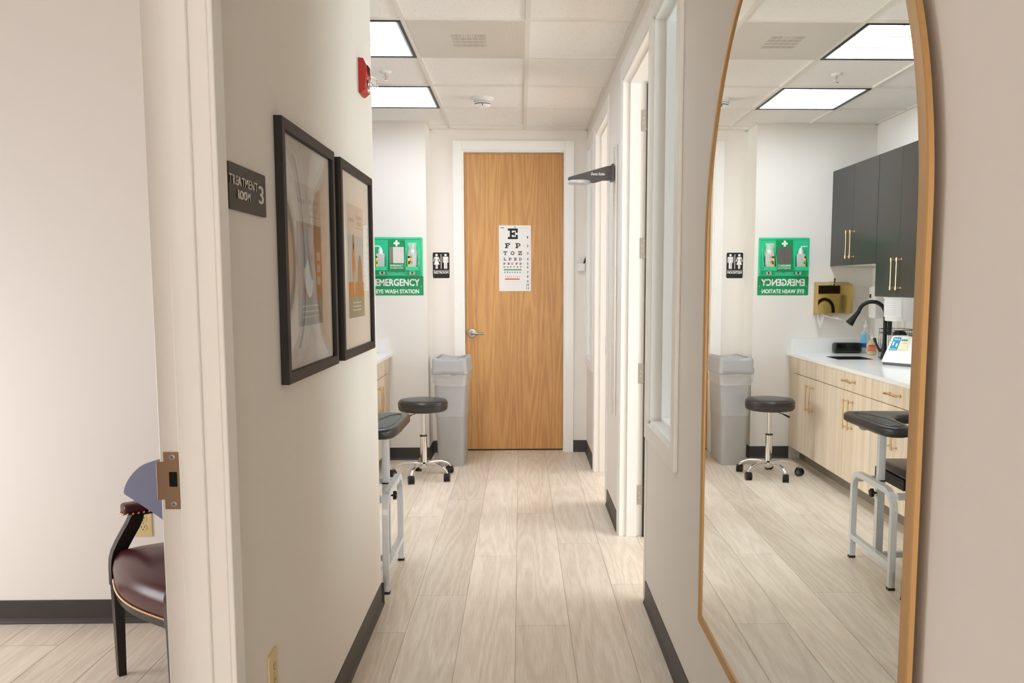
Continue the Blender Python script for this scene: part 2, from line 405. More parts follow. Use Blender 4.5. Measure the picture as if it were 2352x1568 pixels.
baseboard('baseboard_right_far', [(XR, 6.883, XR, YB)])
baseboard('baseboard_back', [(XR, YB, 0.455, YB), (-0.568, YB, XA, YB), (XA, YB, XA, YA-0.013)])
baseboard('baseboard_alcove', [(XA, YA, -1.09, YA)])
baseboard('baseboard_left', [(XL, YL, XL, 1.946), (-1.1, YL, XL+0.013, YL), (XL, 0.91, XL, -6.5)])
baseboard('baseboard_treatment_room', [(XL-T, YP, -3.7, YP)])

# ---- door frames
def casing(mb, x, xo, y0, y1, z0, z1, wd=0.073, sill=False, near=None, far=None):
    """flat casing with a slim back band on a wall plane x, standing out to xo, around the opening y0..y1 (widths per side)"""
    a, b = min(x, xo), max(x, xo); n = wd if near is None else near; f = wd if far is None else far
    mb.box(a, b, y0-n, y0, z0-(wd if sill else 0), z1+wd, bev=0.002, seg=1); mb.box(a, b, y1, y1+f, z0-(wd if sill else 0), z1+wd, bev=0.002, seg=1)
    mb.box(a, b, y0, y1, z1, z1+wd, bev=0.002, seg=1)
    if sill: mb.box(a, b, y0, y1, z0-wd, z0, bev=0.002, seg=1)
def hinge(parent, x, y, z, h=0.113):
    mb = MB(); mb.box(x, x+0.046, y-0.0035, y+0.001, z, z+h, bev=0.001, seg=1)
    for i in range(5): mb.cyl((x+0.05, y-0.004, z+h*i/5+0.001), (x+0.05, y-0.004, z+h*(i+1)/5-0.001), 0.0065, n=12)
    hg = mb.build('hinge', M_satin, parent)
    s_ = MB()
    for (dx, dz) in ((0.030, 0.012), (0.014, 0.042), (0.014, 0.070), (0.030, 0.100)):
        s_.cyl((x+dx, y-0.0035, z+dz), (x+dx, y-0.005, z+dz), 0.0042, n=10)
    s_.build('screw', mat('hinge_screw', (206, 200, 190), 0.3, 1.0), hg)

# treatment room doorway in the left wall (only its frame shows)
d = thing('door_4', kind='structure')
mb = MB(); casing(mb, XL, XL+0.014, 0.975, 1.884, 0, DH-0.02, 0.062); casing(mb, XL-T, XL-T-0.002, 0.975, 1.884, 0, DH-0.02, 0.062)
mb.build('door_casing', M_trim, d)
mb = MB()
for s_ in (0, 1):
    ya, yb = (1.880, 1.8875) if s_ else (0.9605, 0.968)
    mb.box(XL-T-0.004, XL+0.004, ya, yb, 0, DH-0.012, bev=0.0015, seg=1)
    yc, yd = (1.868, 1.880) if s_ else (0.968, 0.98)
    mb.box(-0.725, -0.672, yc, yd, 0, DH-0.012, bev=0.002, seg=1)
mb.box(XL-T-0.004, XL+0.004, 0.9605, 1.8875, DH-0.012, DH-0.0005); mb.box(-0.725, -0.672, 0.968, 1.880, DH-0.024, DH-0.012)
mb.build('door_jamb', M_trim, d)
sp = MB(); YS = 1.880
mb = sp
z0, z1 = 0.977, 1.101
mb.box(-0.7612, -0.7283, YS-0.0022, YS+0.0002, z0, z1, bev=0.0006, seg=1)
mb.box(-0.7745, -0.7600, YS-0.0022, YS-0.0004, z0+0.021, z1-0.021, bev=0.0006, seg=1)
mb.box(-0.7765, -0.7740, YS-0.0022, YS+0.006, z0+0.021, z1-0.021, bev=0.0006, seg=1)
stp = mb.build('strike_plate', mat('satin_bronze', (158, 132, 108), 0.38, 1.0), d)
mb = MB(); mb.box(-0.7500, -0.7330, YS-0.0028, YS-0.0019, 1.026, 1.058, bev=0.0004, seg=1); mb.build('latch_hole', M_cav, stp)
mb = MB()
for zz in (z0+0.011, z1-0.011):
    mb.lathe([(0.0062, 0), (0.0062, 0.0006), (0.0045, 0.0010), (0.0, 0.0010)], 16, 0, Matrix.Translation((-0.7425, YS-0.0022, zz)) @ Matrix.Rotation(PI/2, 4, 'X'))
    for a in (0.4, 0.4+PI/2):
        mb.box(-0.003, 0.003, -0.0005, 0.0005, 0, 0.0014, 1, M=Matrix.Translation((-0.7425, YS-0.0022, zz)) @ Matrix.Rotation(PI/2, 4, 'X') @ Matrix.Rotation(a, 4, 'Z'))
mb.build('screw', [M_satin, M_ink], stp)

def side_door(nm, y0, y1, near_w, hinges):
    d = thing(nm, kind='structure')
    mb = MB(); casing(mb, XR, XR-0.009, y0, y1, 0, DH, 0.084, near=near_w); mb.build('door_casing', M_trim, d)
    mb = MB()
    for (a, b, c, e) in ((y0, y0+0.012, y0+0.012, y0+0.024), (y1-0.012, y1, y1-0.024, y1-0.012)):
        mb.box(XR-0.004, XR+T+0.004, a, b, 0, DH-0.001, bev=0.0015, seg=1)
        mb.box(XR+0.036, XR+0.096, c, e, 0, DH-0.012, bev=0.002, seg=1)
    mb.box(XR-0.004, XR+T+0.004, y0+0.012, y1-0.012, DH-0.013, DH-0.001); mb.box(XR+0.036, XR+0.096, y0+0.024, y1-0.024, DH-0.024, DH-0.013)
    mb.build('door_jamb', M_trim, d)
    # the open leaf folded back into the room
    x0 = XR+T+0.022
    mb = MB(); mb.box(x0, x0+0.88, y1-0.046, y1-0.004, 0.012, DH-0.018, bev=0.001, seg=1); mb.build('door_leaf', M_oak, d)
    mb = MB(); mb.box(XR+T+0.0045, XR+T+0.0205, y1-0.032, y1-0.004, 0.0, DH-0.018); mb.build('gap_shade_strip', M_dwood, d)  # dark strip stands in for the shade in the gap beside the leaf
    for z in hinges: hinge(d, XR+0.098, y1-0.012, z)
    return d
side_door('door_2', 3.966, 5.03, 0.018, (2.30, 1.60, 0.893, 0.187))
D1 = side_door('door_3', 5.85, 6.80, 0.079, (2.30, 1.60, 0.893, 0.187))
mb = MB(); mb.box(XR-0.0105, XR-0.008, 5.838, 5.85, 0.99, 1.12); mb.build('strike_plate', M_satin, D1)

# window frames in the right wall
def side_window(nm, y0, y1, z0, z1):
    d = thing(nm, kind='structure')
    mb = MB(); casing(mb, XR, XR-0.016, y0, y1, z0, z1, 0.075, sill=True); mb.build('window_casing', M_trim, d)
    mb = MB()
    for a, b in ((y0, y0+0.012), (y1-0.012, y1)):
        mb.box(XR-0.002, XR+T, a, b, z0, z1)
    mb.box(XR-0.002, XR+T, y0, y1, z0, z0+0.012); mb.box(XR-0.002, XR+T, y0, y1, z1-0.012, z1)
    for a, b in ((y0+0.012, y0+0.026), (y1-0.026, y1-0.012)): mb.box(XR+0.045, XR+0.105, a, b, z0+0.012, z1-0.012, bev=0.002, seg=1)
    mb.box(XR+0.045, XR+0.10, y0+0.026, y1-0.026, z0+0.012, z0+0.026, bev=0.002, seg=1); mb.box(XR+0.045, XR+0.10, y0+0.026, y1-0.026, z1-0.026, z1-0.012, bev=0.002, seg=1)
    mb.build('window_frame', M_trim, d)
    mb = MB()
    for a, b in ((y0+0.012, y0+0.028), (y1-0.028, y1-0.012)): mb.box(XR+0.1055, XR+0.1105, a, b, z0+0.012, z1-0.012)
    mb.build('gasket', M_black, d)
    mb = MB(); mb.box(XR+0.1110, XR+0.116, y0+0.0121, y1-0.0121, z0+0.0121, z1-0.0121); mb.build('window_glass', M_glass, d)
side_window('window_1', *W1); side_window('window_2', *W2)

# oak door at the end of the corridor
d = thing('door_1', kind='structure')
mb = MB()
for a, b, c, e in ((-0.568, -0.494, 0, 2.655), (0.382, 0.455, 0, 2.655), (-0.494, 0.382, DH, 2.655)):
    mb.box(a, b, YB-0.017, YB, c, e, bev=0.002, seg=1)
mb.build('door_casing', M_trim, d)
mb = MB()
mb.box(-0.494, -0.480, YB-0.004, YB+0.13, 0, DH-0.001); mb.box(0.368, 0.382, YB-0.004, YB+0.13, 0, DH-0.001); mb.box(-0.48, 0.368, YB-0.004, YB+0.13, DH-0.012, DH-0.001)
mb.build('door_jamb', M_trim, d)
YD = YB+0.085
mb = MB(); mb.box(-0.478, 0.366, YD, YD+0.042, 0.012, DH-0.014, bev=0.001, seg=1); leaf = mb.build('door_leaf', M_oak, d)
mb = MB(); mb.box(-0.48, 0.368, YD+0.002, YD+0.04, 0, 0.011); mb.build('door_sweep', M_black, d)
mb = MB()
R = Matrix.Translation((-0.425, YD, 1.035)) @ Matrix.Rotation(PI/2, 4, 'X')
mb.lathe([(0.041, 0), (0.041, 0.004), (0.036, 0.009), (0.018, 0.011), (0.016, 0.03), (0.0, 0.03)], 32, 0, R)
mb.tube([(-0.425, YD-0.03, 1.035), (-0.425, YD-0.050, 1.035), (-0.405, YD-0.058, 1.034), (-0.36, YD-0.058, 1.032), (-0.315, YD-0.055, 1.030)], 0.011, 14, radii=[0.015, 0.015, 0.013, 0.010, 0.008])
mb.build('door_handle', M_satin, d)

# ================================================================= CEILING FIXTURES
def ceiling_light(label, x0, x1, y0, y1):
    t = thing('ceiling_light', label, 'ceiling light', ((x0+x1)/2, (y0+y1)/2, H), group='lit square ceiling panels')
    hx, hy = (x1-x0)/2, (y1-y0)/2
    mb = MB(); e = 0.014
    for a, b, c, d_ in ((-hx, -hx+e, -hy, hy), (hx-e, hx, -hy, hy), (-hx+e, hx-e, -hy, -hy+e), (-hx+e, hx-e, hy-e, hy)):
        mb.box(a, b, c, d_, -0.004, 0.011)
    mb.build('door_frame', M_black, t, 'black light frame')
    mb = MB(); f = e+0.012
    for a, b, c, d_ in ((-hx+e, -hx+f, -hy+e, hy-e), (hx-f, hx-e, -hy+e, hy-e), (-hx+f, hx-f, -hy+e, -hy+f), (-hx+f, hx-f, hy-f, hy-e)):
        mb.box(a, b, c, d_, 0.000, 0.011)
    mb.build('inner_frame', M_alu, t)
    mb = MB(); mb.box(-hx+f, hx-f, -hy+f, hy-f, 0.006, 0.011); mb.build('diffuser', M_diff, t)
    mb = MB()
    for i in (1, 2):
        x = -hx+f+(2*hx-2*f)*i/3; mb.box(x-0.0035, x+0.0035, -hy+f, hy-f, 0.003, 0.006)
        y = -hy+f+(2*hy-2*f)*i/3; mb.box(-hx+f, hx-f, y-0.009, y+0.009, 0.003, 0.006)
    mb.build('louver', M_diffdim, t)
ceiling_light('lit square ceiling panel beside the perforated vent, nearer of the two', GX[5]+0.012, GX[6]-0.012, 4.5255+0.012, 5.2575-0.012)
ceiling_light('lit square ceiling panel beyond the sprinkler, nearest the end wall', GX[5]+0.012, GX[6]-0.012, 5.9895+0.012, 6.7215-0.012)

def stripes():
    m = mat('perforated_metal', (222, 215, 205), 0.5); nt = m.node_tree; N = nt.nodes.new; Lk = nt.links.new
    tc = N('ShaderNodeTexCoord'); wv = N('ShaderNodeTexWave'); wv.bands_direction = 'X'; wv.inputs['Scale'].default_value = 62
    cr = N('ShaderNodeValToRGB'); cr.color_ramp.elements[0].position = 0.25; cr.color_ramp.elements[0].color = L3(196, 189, 180)
    cr.color_ramp.elements[1].position = 0.55; cr.color_ramp.elements[1].color = L3(222, 215, 205)
    Lk(tc.outputs['Object'], wv.inputs['Vector']); Lk(wv.outputs['Fac'], cr.inputs[0]); Lk(cr.outputs[0], nt.nodes['Principled BSDF'].inputs['Base Color'])
    return m
t = thing('ceiling_vent', 'square perforated metal air vent set in the ceiling grid', 'vent', ((GX[6]+GX[7])/2, 4.8915, H))
mb = MB(); mb.box(-0.296, 0.296, -0.354, 0.354, -0.002, 0.0118, bev=0.002, seg=1); mb.build('perforated_panel', stripes(), t)
mb = MB()
for r in range(4):
    for k in range(30):
        x = -0.1+0.006*k+0.013
        y = -0.125+0.062*r
        ln = (0.05, 0.045, 0.04, 0.05)[r]
        if r == 0 and 8 < k < 20 and k % 2: continue
        mb.box(x-0.0011, x+0.0011, y, y+ln, -0.0024, -0.0019)
mb.build('damper_slots', mat('slot_shadow', (150, 142, 132), 0.7), t)

t = thing('smoke_detector', 'round white smoke detector on a plain ceiling tile', 'smoke detector', (-0.262, 6.41, H+0.0125))
Rf = Matrix.Rotation(PI, 4, 'X')
mb = MB(); mb.lathe([(0.077, 0), (0.077, 0.010), (0.072, 0.016), (0.06, 0.018)], 40, 0, Rf); mb.build('base', M_white, t)
mb = MB(); mb.lathe([(0.060, 0.016), (0.064, 0.024), (0.063, 0.040), (0.056, 0.043), (0.055, 0.047), (0.060, 0.049), (0.056, 0.056), (0.04, 0.064), (0.0, 0.066)], 40, 0, Rf); mb.build('sensor_head', M_white, t)
mb = MB(); mb.lathe([(0.0585, 0.0425), (0.0585, 0.0475)], 40, 0, Rf); mb.lathe([(0.0645, 0.0300), (0.0645, 0.0325)], 40, 0, Rf); mb.box(-0.003, 0.003, -0.0615, -0.0565, -0.062, -0.050, 0); mb.build('air_slot', M_dgrey, t)

t = thing('sprinkler', 'small chrome fire sprinkler hanging from the ceiling tile between the light panels', 'sprinkler', (-0.827, 5.65, H+0.0125))
mb = MB(); mb.lathe([(0.036, 0), (0.036, 0.003), (0.028, 0.009), (0.014, 0.010), (0.0, 0.010)], 28, 0, Rf); mb.build('escutcheon', M_white, t)
mb = MB(); mb.cyl((0, 0, -0.009), (0, 0, -0.022), 0.008)
for s_ in (-1, 1): mb.tube([(s_*0.007, 0, -0.02), (s_*0.012, 0, -0.03), (s_*0.009, 0, -0.042), (0, 0, -0.05)], 0.002, 8)
mb.cyl((0, 0, -0.022), (0, 0, -0.046), 0.0015, n=8, mi=1)
mb.lathe([(0.0, 0.050), (0.014, 0.051), (0.013, 0.053), (0.0, 0.053)], 20, 0, Rf); mb.build('sprinkler_head', [M_chrome, M_rink], t)

# ================================================================= LEFT WALL THINGS
# fire alarm strobe
t = thing('fire_alarm', 'red fire alarm horn with a clear strobe lens high on the left wall', 'fire alarm', (XL, 3.66, 2.27), basis='left')
mb = MB(); mb.box(-0.055, 0.055, -0.066, 0.068, 0.0, 0.004, bev=0.001); mb.build('back_plate', M_white, t)
mb = MB()
sec = [(-0.062, 0.004), (-0.066, 0.010), (-0.050, 0.030), (0.012, 0.036), (0.050, 0.033), (0.068, 0.024), (0.070, 0.004)]
vs = []; fs = []
for x in (-0.057, -0.053, 0.053, 0.057):
    k = 0.93 if abs(x) > 0.055 else 1
    for y, z in sec: vs.append((x, y*k, z if z <= 0.004 else z*k))
n = len(sec)
for i in range(3):
    for q in range(n): fs.append((i*n+q, i*n+(q+1) % n, (i+1)*n+(q+1) % n, (i+1)*n+q))
fs.append(tuple(range(n))[::-1]); fs.append(tuple(3*n+q for q in range(n))); mb.put(vs, fs)
body = mb.build('housing', M_red, t)
mb = MB()
for k in range(6): mb.box(-0.03, 0.03, 0.012+k*0.0062, 0.0145+k*0.0062, 0.0345, 0.0375)
mb.build('grille', mat('alarm_red_dark', (96, 12, 10), 0.6), body)
mb = MB(); mb.text('FIRE', 0, -0.047, 0.03, 0.011, 0.0325, 0.0012); mb.build('lettering', M_wink, body)
mb = MB(); mb.lathe([(0.036, 0), (0.040, 0.006), (0.037, 0.022), (0.024, 0.034), (0.0, 0.037)], 24, 0, Matrix.Translation((0.006, -0.020, 0.033)), sx=1, sy=0.72)
ln = mb.build('strobe_lens', M_clear, t)
mb = MB(); mb.box(-0.020, 0.020, -0.030, -0.008, 0.034, 0.042, bev=0.003); mb.cyl((-0.015, -0.018, 0.047), (0.015, -0.018, 0.047), 0.0035, mi=0); mb.build('flash_tube', M_chrome, ln)

# room sign
t = thing('room_sign', 'dark rectangular sign reading treatment room 3 beside the doorway casing', 'sign', (XL, 2.118, 1.6715), basis='left')
mb = MB()
def rrect(w_, h_, r, n=5):
    p = []
    for cx_, cy_, a0 in ((w_/2-r, h_/2-r, 0), (-w_/2+r, h_/2-r, PI/2), (-w_/2+r, -h_/2+r, PI), (w_/2-r, -h_/2+r, 3*PI/2)):
        for k in range(n+1): a = a0+PI/2*k/n; p.append((cx_+r*math.cos(a), cy_+r*math.sin(a)))
    return p
mb.prism(rrect(0.282, 0.102, 0.006), 0.0002, 0.006); mb.build('panel', M_dsign, t)
mb = MB()
mb.text('TREATMENT', -0.0375, 0.0145, 0.208, 0.0195, 0.006, 0.0016, bold=0.012)
mb.text('ROOM', -0.038, -0.0150, 0.094, 0.0195, 0.006, 0.0016, bold=0.01)
mb.text('3', 0.099, -0.0005, 0.036, 0.043, 0.006, 0.0016, bold=0.0)
mb.build('lettering', M_letter, t)

# framed posters
def picture(label, yc, wd, posters, seed, bow):
    t = thing('framed_poster', label, 'picture', (XL, yc, 1.5395), basis='left', group='framed posters on the left wall')
    h = 0.703; fw = 0.030; D = 0.022; mb = MB()
    mb.box(-wd/2, -wd/2+fw, -h/2, h/2, 0.0004, D, bev=0.0008, seg=1); mb.box(wd/2-fw, wd/2, -h/2, h/2, 0.0004, D, bev=0.0008, seg=1)
    mb.box(-wd/2+fw, wd/2-fw, h/2-fw, h/2, 0.0004, D, bev=0.0008, seg=1); mb.box(-wd/2+fw, wd/2-fw, -h/2, -h/2+fw, 0.0004, D, bev=0.0008, seg=1)
    mb.build('frame', M_bframe, t)
    mb = MB(); mb.box(-wd/2+fw, wd/2-fw, -h/2+fw, h/2-fw, 0.003, 0.008); mb.build('mat_board', M_mat, t)
    posters(t)
    mb = MB(); nx, ny = 24, 30; vs = []; w2, h2 = wd/2-fw, h/2-fw
    for j in range(ny+1):
        for i in range(nx+1):
            u, v = i/nx, j/ny; e = math.sin(PI*u)*math.sin(PI*v)
            vs.append((-w2+2*w2*u, -h2+2*h2*v, 0.0106+bow*e+e*(0.0010*math.sin(5*u+seed)+0.0010*math.cos(4.2*v+1.7*seed)+0.0006*math.sin(7*u*v+seed))+0.002))
    mb.put(vs, [(j*(nx+1)+i, j*(nx+1)+i+1, (j+1)*(nx+1)+i+1, (j+1)*(nx+1)+i) for j in range(ny) for i in range(nx)], 0, None, True)
    mb.build('acrylic_pane', M_acryl, t)
def pm(r, g, b): return mat('print_%d_%d_%d' % (r, g, b), (r, g, b), 0.7)
P_pale, P_tan, P_grn, P_sky, P_org, P_line, P_grey, P_skin = pm(222, 206, 190), pm(176, 140, 104), pm(158, 160, 138), pm(196, 196, 192), pm(206, 138, 70), pm(150, 132, 116), pm(150, 148, 146), pm(206, 176, 154)
def blob(mb, cx, cy, rx, ry, z, mi, n=20, rot=0):
    mb.prism([(cx+rx*math.cos(a)*math.cos(rot)-ry*math.sin(a)*math.sin(rot), cy+rx*math.cos(a)*math.sin(rot)+ry*math.sin(a)*math.cos(rot)) for a in [2*PI*k/n for k in range(n)]], z, z+0.0002, mi)
def blur_words(mb, cx, cy, w_, h_, z, mi, rows=1):
    # lettering too small to read: short strokes in rows
    g_ = h_/rows
    for q in range(rows):
        wq = w_*(1.0 if q == 0 else 0.75); n_ = max(5, int(wq/(g_*0.62)))
        for k in range(n_):
            x = cx-wq/2+wq*k/n_; y = cy+h_/2-g_*(q+0.82)
            mb.box(x, x+g_*0.11, y, y+g_*0.62, z, z+0.0003, mi)
            if k % 3: mb.box(x+g_*0.11, x+g_*0.42, y+(g_*0.5 if k % 2 else 0), y+(g_*0.62 if k % 2 else g_*0.12), z, z+0.0003, mi)
def poster1(t):
    mb = MB(); z = 0.008; ms = [P_pale, P_tan, P_grey, P_org, P_line, P_skin, P_grn, M_wink]
    mb.box(-0.155, 0.155, -0.205, 0.205, z, z+0.0006, 0)
    mb.box(-0.155, 0.155, -0.205, 0.095, z+0.0006, z+0.0008, 1); mb.box(-0.155, 0.155, -0.205, -0.130, z+0.0008, z+0.0010, 6)
    mb.box(0.06, 0.155, -0.10, 0.02, z+0.0008, z+0.0010, 3)
    for k in range(3): mb.box(0.085, 0.13, -0.085+k*0.037, -0.06+k*0.037, z+0.0010, z+0.0012, 0)
    blob(mb, -0.02, -0.055, 0.055, 0.07, z+0.0009, 7, rot=0.3); blob(mb, 0.0, 0.045, 0.03, 0.042, z+0.0010, 5); blob(mb, -0.06, 0.02, 0.04, 0.06, z+0.0010, 2, rot=-0.4)
    blob(mb, 0.0, -0.02, 0.018, 0.06, z+0.0012, 1, rot=0.5)
    blur_words(mb, -0.085, 0.155, 0.09, 0.020, z+0.0006, 4); blur_words(mb, 0.07, 0.150, 0.12, 0.044, z+0.0006, 4, 2)
    mb.box(0.0, 0.14, 0.118, 0.1195, z+0.0006, z+0.0009, 4); mb.box(-0.0205, -0.0195, 0.12, 0.19, z+0.0006, z+0.0009, 4)
    for k in range(3): mb.box(-0.11, 0.1, -0.15-0.016*k, -0.146-0.016*k, z+0.0010, z+0.0012, 0)
    mb.build('poster', ms, t)
def poster2(t):
    mb = MB(); z = 0.008; ms = [P_pale, P_sky, P_tan, P_org, P_line, P_skin, P_grn, M_wink]
    mb.box(-0.16, 0.16, -0.21, 0.212, z, z+0.0006, 0)
    mb.box(-0.16, 0.16, -0.13, 0.10, z+0.0006, z+0.0008, 1); mb.box(-0.16, 0.16, -0.13, -0.075, z+0.0008, z+0.0009, 3); mb.box(-0.16, 0.16, -0.21, -0.13, z+0.0006, z+0.0008, 6)
    blob(mb, -0.055, 0.075, 0.020, 0.030, z+0.0009, 2); blob(mb, -0.055, 0.0, 0.030, 0.07, z+0.0009, 3); blob(mb, -0.045, -0.075, 0.018, 0.05, z+0.0010, 5)
    blob(mb, -0.028, 0.0, 0.008, 0.06, z+0.0011, 5, rot=0.2); blob(mb, 0.07, -0.06, 0.05, 0.09, z+0.0009, 2, rot=-0.1)
    blur_words(mb, -0.085, 0.155, 0.10, 0.021, z+0.0006, 4); blur_words(mb, 0.075, 0.16, 0.12, 0.044, z+0.0006, 4, 2)
    mb.box(0.01, 0.14, 0.13, 0.1315, z+0.0006, z+0.0009, 4)
    for k in range(3): mb.box(-0.08, 0.08, -0.155-0.014*k, -0.152-0.014*k, z+0.0008, z+0.0011, 7)
    mb.build('poster', ms, t)
picture('black framed poster nearer the room sign, mostly tan print behind glass', 2.696, 0.652, poster1, 0.4, 0.0050)
picture('black framed poster nearest the wall corner, standing figure on pale print', 3.451, 0.652, poster2, 2.1, 0.0024)

def outlet(label, loc, basis):
    t = thing('wall_outlet', label, 'outlet', loc, basis=basis)
    mb = MB(); mb.prism(rrect(0.076, 0.118, 0.004), 0.0002, 0.005, bev=0.0015); mb.build('cover_plate', M_ivory, t)
    mb = MB(); mb2 = MB()
    for s_ in (-1, 1):
        mb.lathe([(0.017, 0.0045), (0.017, 0.0065), (0.0, 0.0065)], 24, 0, Matrix.Translation((0, s_*0.0195, 0)), sy=0.85)
        for x in (-0.0065, 0.0065): mb2.box(x-0.0012, x+0.0012, s_*0.0195-0.001, s_*0.0195+0.008, 0.0064, 0.0069)
        mb2.cyl((0, s_*0.0195-0.008, 0.0064), (0, s_*0.0195-0.008, 0.0069), 0.0025, n=10)
    s = mb.build('receptacle', M_ivory, t); mb2.build('slots', M_ink, s)
    mb = MB(); mb.cyl((0, 0, 0.0045), (0, 0, 0.006), 0.003, n=12); mb.build('screw', M_satin, t)
outlet('ivory outlet low on the corridor wall, cut off by the bottom of the photo', (XL, 2.197, 0.465), 'left')
outlet('ivory outlet on the treatment room wall behind the burgundy armchair', (-1.618, YP, 0.440), 'back')

# ================================================================= ARCHED MIRROR
MY = -0.00413
t = thing('arched_mirror', 'large arched mirror in a thin gold frame on the right wall', 'mirror', (0.5565, 1.9465, 0))
t.location = (0.5584+(1.9465-2.4)*0.00413, 1.9465, 0.0)
t.matrix_world = Matrix.Translation(t.location) @ Matrix.Rotation(-0.00413, 4, 'Z') @ BASIS['right'].to_4x4()
RR = 0.7435
def arch(R_, zb, n=64):
    zc = lambda x: 1.55
    p = [(R_, zb), (R_, zc(R_))]
    for k in range(1, n): a = PI*k/n; x = R_*math.cos(a); p.append((x, zc(x)+R_*math.sin(a)))
    return p+[(-R_, zc(-R_)), (-R_, zb)]
ZB = 0.402; FWD = 0.029
o_, i_ = arch(RR, ZB), arch(RR-FWD, ZB+FWD)
mb = MB(); n = len(o_); vs = []
for z, pl in ((-0.005, o_), (0.0025, o_), (0.0045, arch(RR-0.002, ZB+0.002)), (0.0045, arch(RR-FWD+0.002, ZB+FWD-0.002)), (0.0030, i_), (-0.005, i_)): vs += [(x, y, z) for x, y in pl]
fs = []
for q in range(6):
    for k in range(n): fs.append((q*n+k, q*n+(k+1) % n, ((q+1) % 6)*n+(k+1) % n, ((q+1) % 6)*n+k))
mb.put(vs, fs, 0, None, True); mb.build('frame', M_gold, t)
mb = MB(); mb.put([(x, y, 0.0) for x, y in arch(RR-FWD+0.0004, ZB+FWD-0.0004)], [tuple(range(n))])
mb.put([(x, y, -0.004) for x, y in arch(RR-FWD+0.0004, ZB+FWD-0.0004)], [tuple(range(n))], 1)
mb.build('mirror_glass', [M_mirror, M_dgrey], t)

# ================================================================= END WALL THINGS
# eye chart on the door
t = thing('eye_chart', 'white eye test chart with letter rows taped to the oak door', 'eye chart', (-0.048, YD, 1.678), basis='back')
CW, CHt = 0.276, 0.5615
mb = MB(); mb.box(-CW/2, CW/2, -CHt/2, CHt/2, 0.0006, 0.0032); mb.build('board', M_paper, t)
def opto(mb, ch, cx, cy, w_, h_, z, mi=0):
    u = w_/5; v = h_/5; x = cx-w_/2; y = cy-h_/2; t_ = 0.0004
    def r(a, b, c, e): mb.box(x+a*u, x+b*u, y+c*v, y+e*v, z, z+t_, mi)
    def arcs(x0, y0, x1, y1, a0, a1, th=1.0, n=14):
        ccx, ccy, rx, ry = (x0+x1)/2, (y0+y1)/2, (x1-x0)/2, (y1-y0)/2
        for k in range(n):
            A = [math.radians(a0+(a1-a0)*(k+j)/n) for j in (0, 1)]
            pl = [(x+(ccx+rx*math.cos(A[0]))*u, y+(ccy+ry*math.sin(A[0]))*v), (x+(ccx+rx*math.cos(A[1]))*u, y+(ccy+ry*math.sin(A[1]))*v),
                  (x+(ccx+(rx-th)*math.cos(A[1]))*u, y+(ccy+(ry-th)*math.sin(A[1]))*v), (x+(ccx+(rx-th)*math.cos(A[0]))*u, y+(ccy+(ry-th)*math.sin(A[0]))*v)]
            mb.prism(pl, z, z+t_, mi)
    if ch == 'E': r(0, 5, 0, 1); r(0, 5, 4, 5); r(1, 2, 1, 4); r(2, 2.9, 2, 3); r(2.9, 3.6, 1.6, 3.4); r(4, 5, 1, 2); r(4, 5, 3, 4)
    elif ch == 'F': r(0, 5, 4, 5); r(0.8, 2, 1, 4); r(0, 2.9, 0, 1); r(2, 2.9, 2, 3); r(2.9, 3.6, 1.6, 3.4); r(4, 5, 3, 4)
    elif ch == 'P': r(0, 3.2, 4, 5); r(0.8, 2, 1, 4); r(0, 2.9, 0, 1); r(2, 3.2, 1.7, 2.6); arcs(1.6, 1.7, 5, 5, -90, 90)
    elif ch == 'T': r(0, 5, 4, 5); r(2, 3, 1, 4); r(1.2, 3.8, 0, 1); r(0, 0.9, 3, 4); r(4.1, 5, 3, 4)
    elif ch == 'O': arcs(0, 0, 5, 5, 0, 360, n=28)
    elif ch == 'C': arcs(0, 0, 5, 5, 40, 320, n=24); r(4, 5, 3, 4.6)
    elif ch == 'D': r(0, 2.6, 4, 5); r(0, 2.6, 0, 1); r(0.8, 1.9, 1, 4); arcs(0.2, 0, 5, 5, -90, 90)
    elif ch == 'L': r(0, 2.9, 4, 5); r(0.9, 2, 1, 4); r(0, 5, 0, 1); r(4, 5, 1, 2)
    elif ch == 'Z':
        r(0, 5, 4, 5); r(0, 5, 0, 1); r(0, 1, 3, 4); r(4, 5, 1, 2)
        mb.prism([(x, y+1*v), (x+1.4*u, y+1*v), (x+5*u, y+4*v), (x+3.6*u, y+4*v)], z, z+t_, mi)
mb = MB(); z = 0.0032
def cy(px): return CHt/2-(px-155)/1315*CHt      # rows measured on the chart, top 155 to bottom 1470
def cxp(px): return -CW/2+(px-140)/645*CW
opto(mb, 'E', cxp(421), cy(323), 200/645*CW, 212/1315*CHt, z)
rows = [('FP', (313, 523), 560, 100), ('TOZ', (267, 414, 565), 710, 74), ('LPED', (260, 362, 470, 571), 829, 54), ('PECFD', (251, 334, 413, 497, 575), 921, 43),
        ('EDFCZP', (246, 313, 378, 444, 512, 580), 988, 31), ('FELOPZD', (260, 311, 360, 410, 462, 512, 567), 1093, 28), ('DEFPOTEC', (270, 312, 350, 390, 432, 474, 513, 557), 1180, 19)]
for s_, xs, yc, hh in rows:
    for ch, px in zip(s_, xs): opto(mb, ch, cxp(px), cy(yc), hh/645*CW, hh/1315*CHt, z, 0 if hh > 25 else 1)
for yc, n_, hh, a, b in ((1273, 8, 12, 262, 565), (1343, 8, 9, 290, 537), (1411, 8, 8, 290, 532)):
    for k in range(n_):
        x = cxp(a+(b-a)*k/(n_-1)); y = cy(yc); q = hh/1315*CHt/2; mb.text('LEFODPCT'[k], x, y, q*1.9, q*2, z, 0.0003, 1)
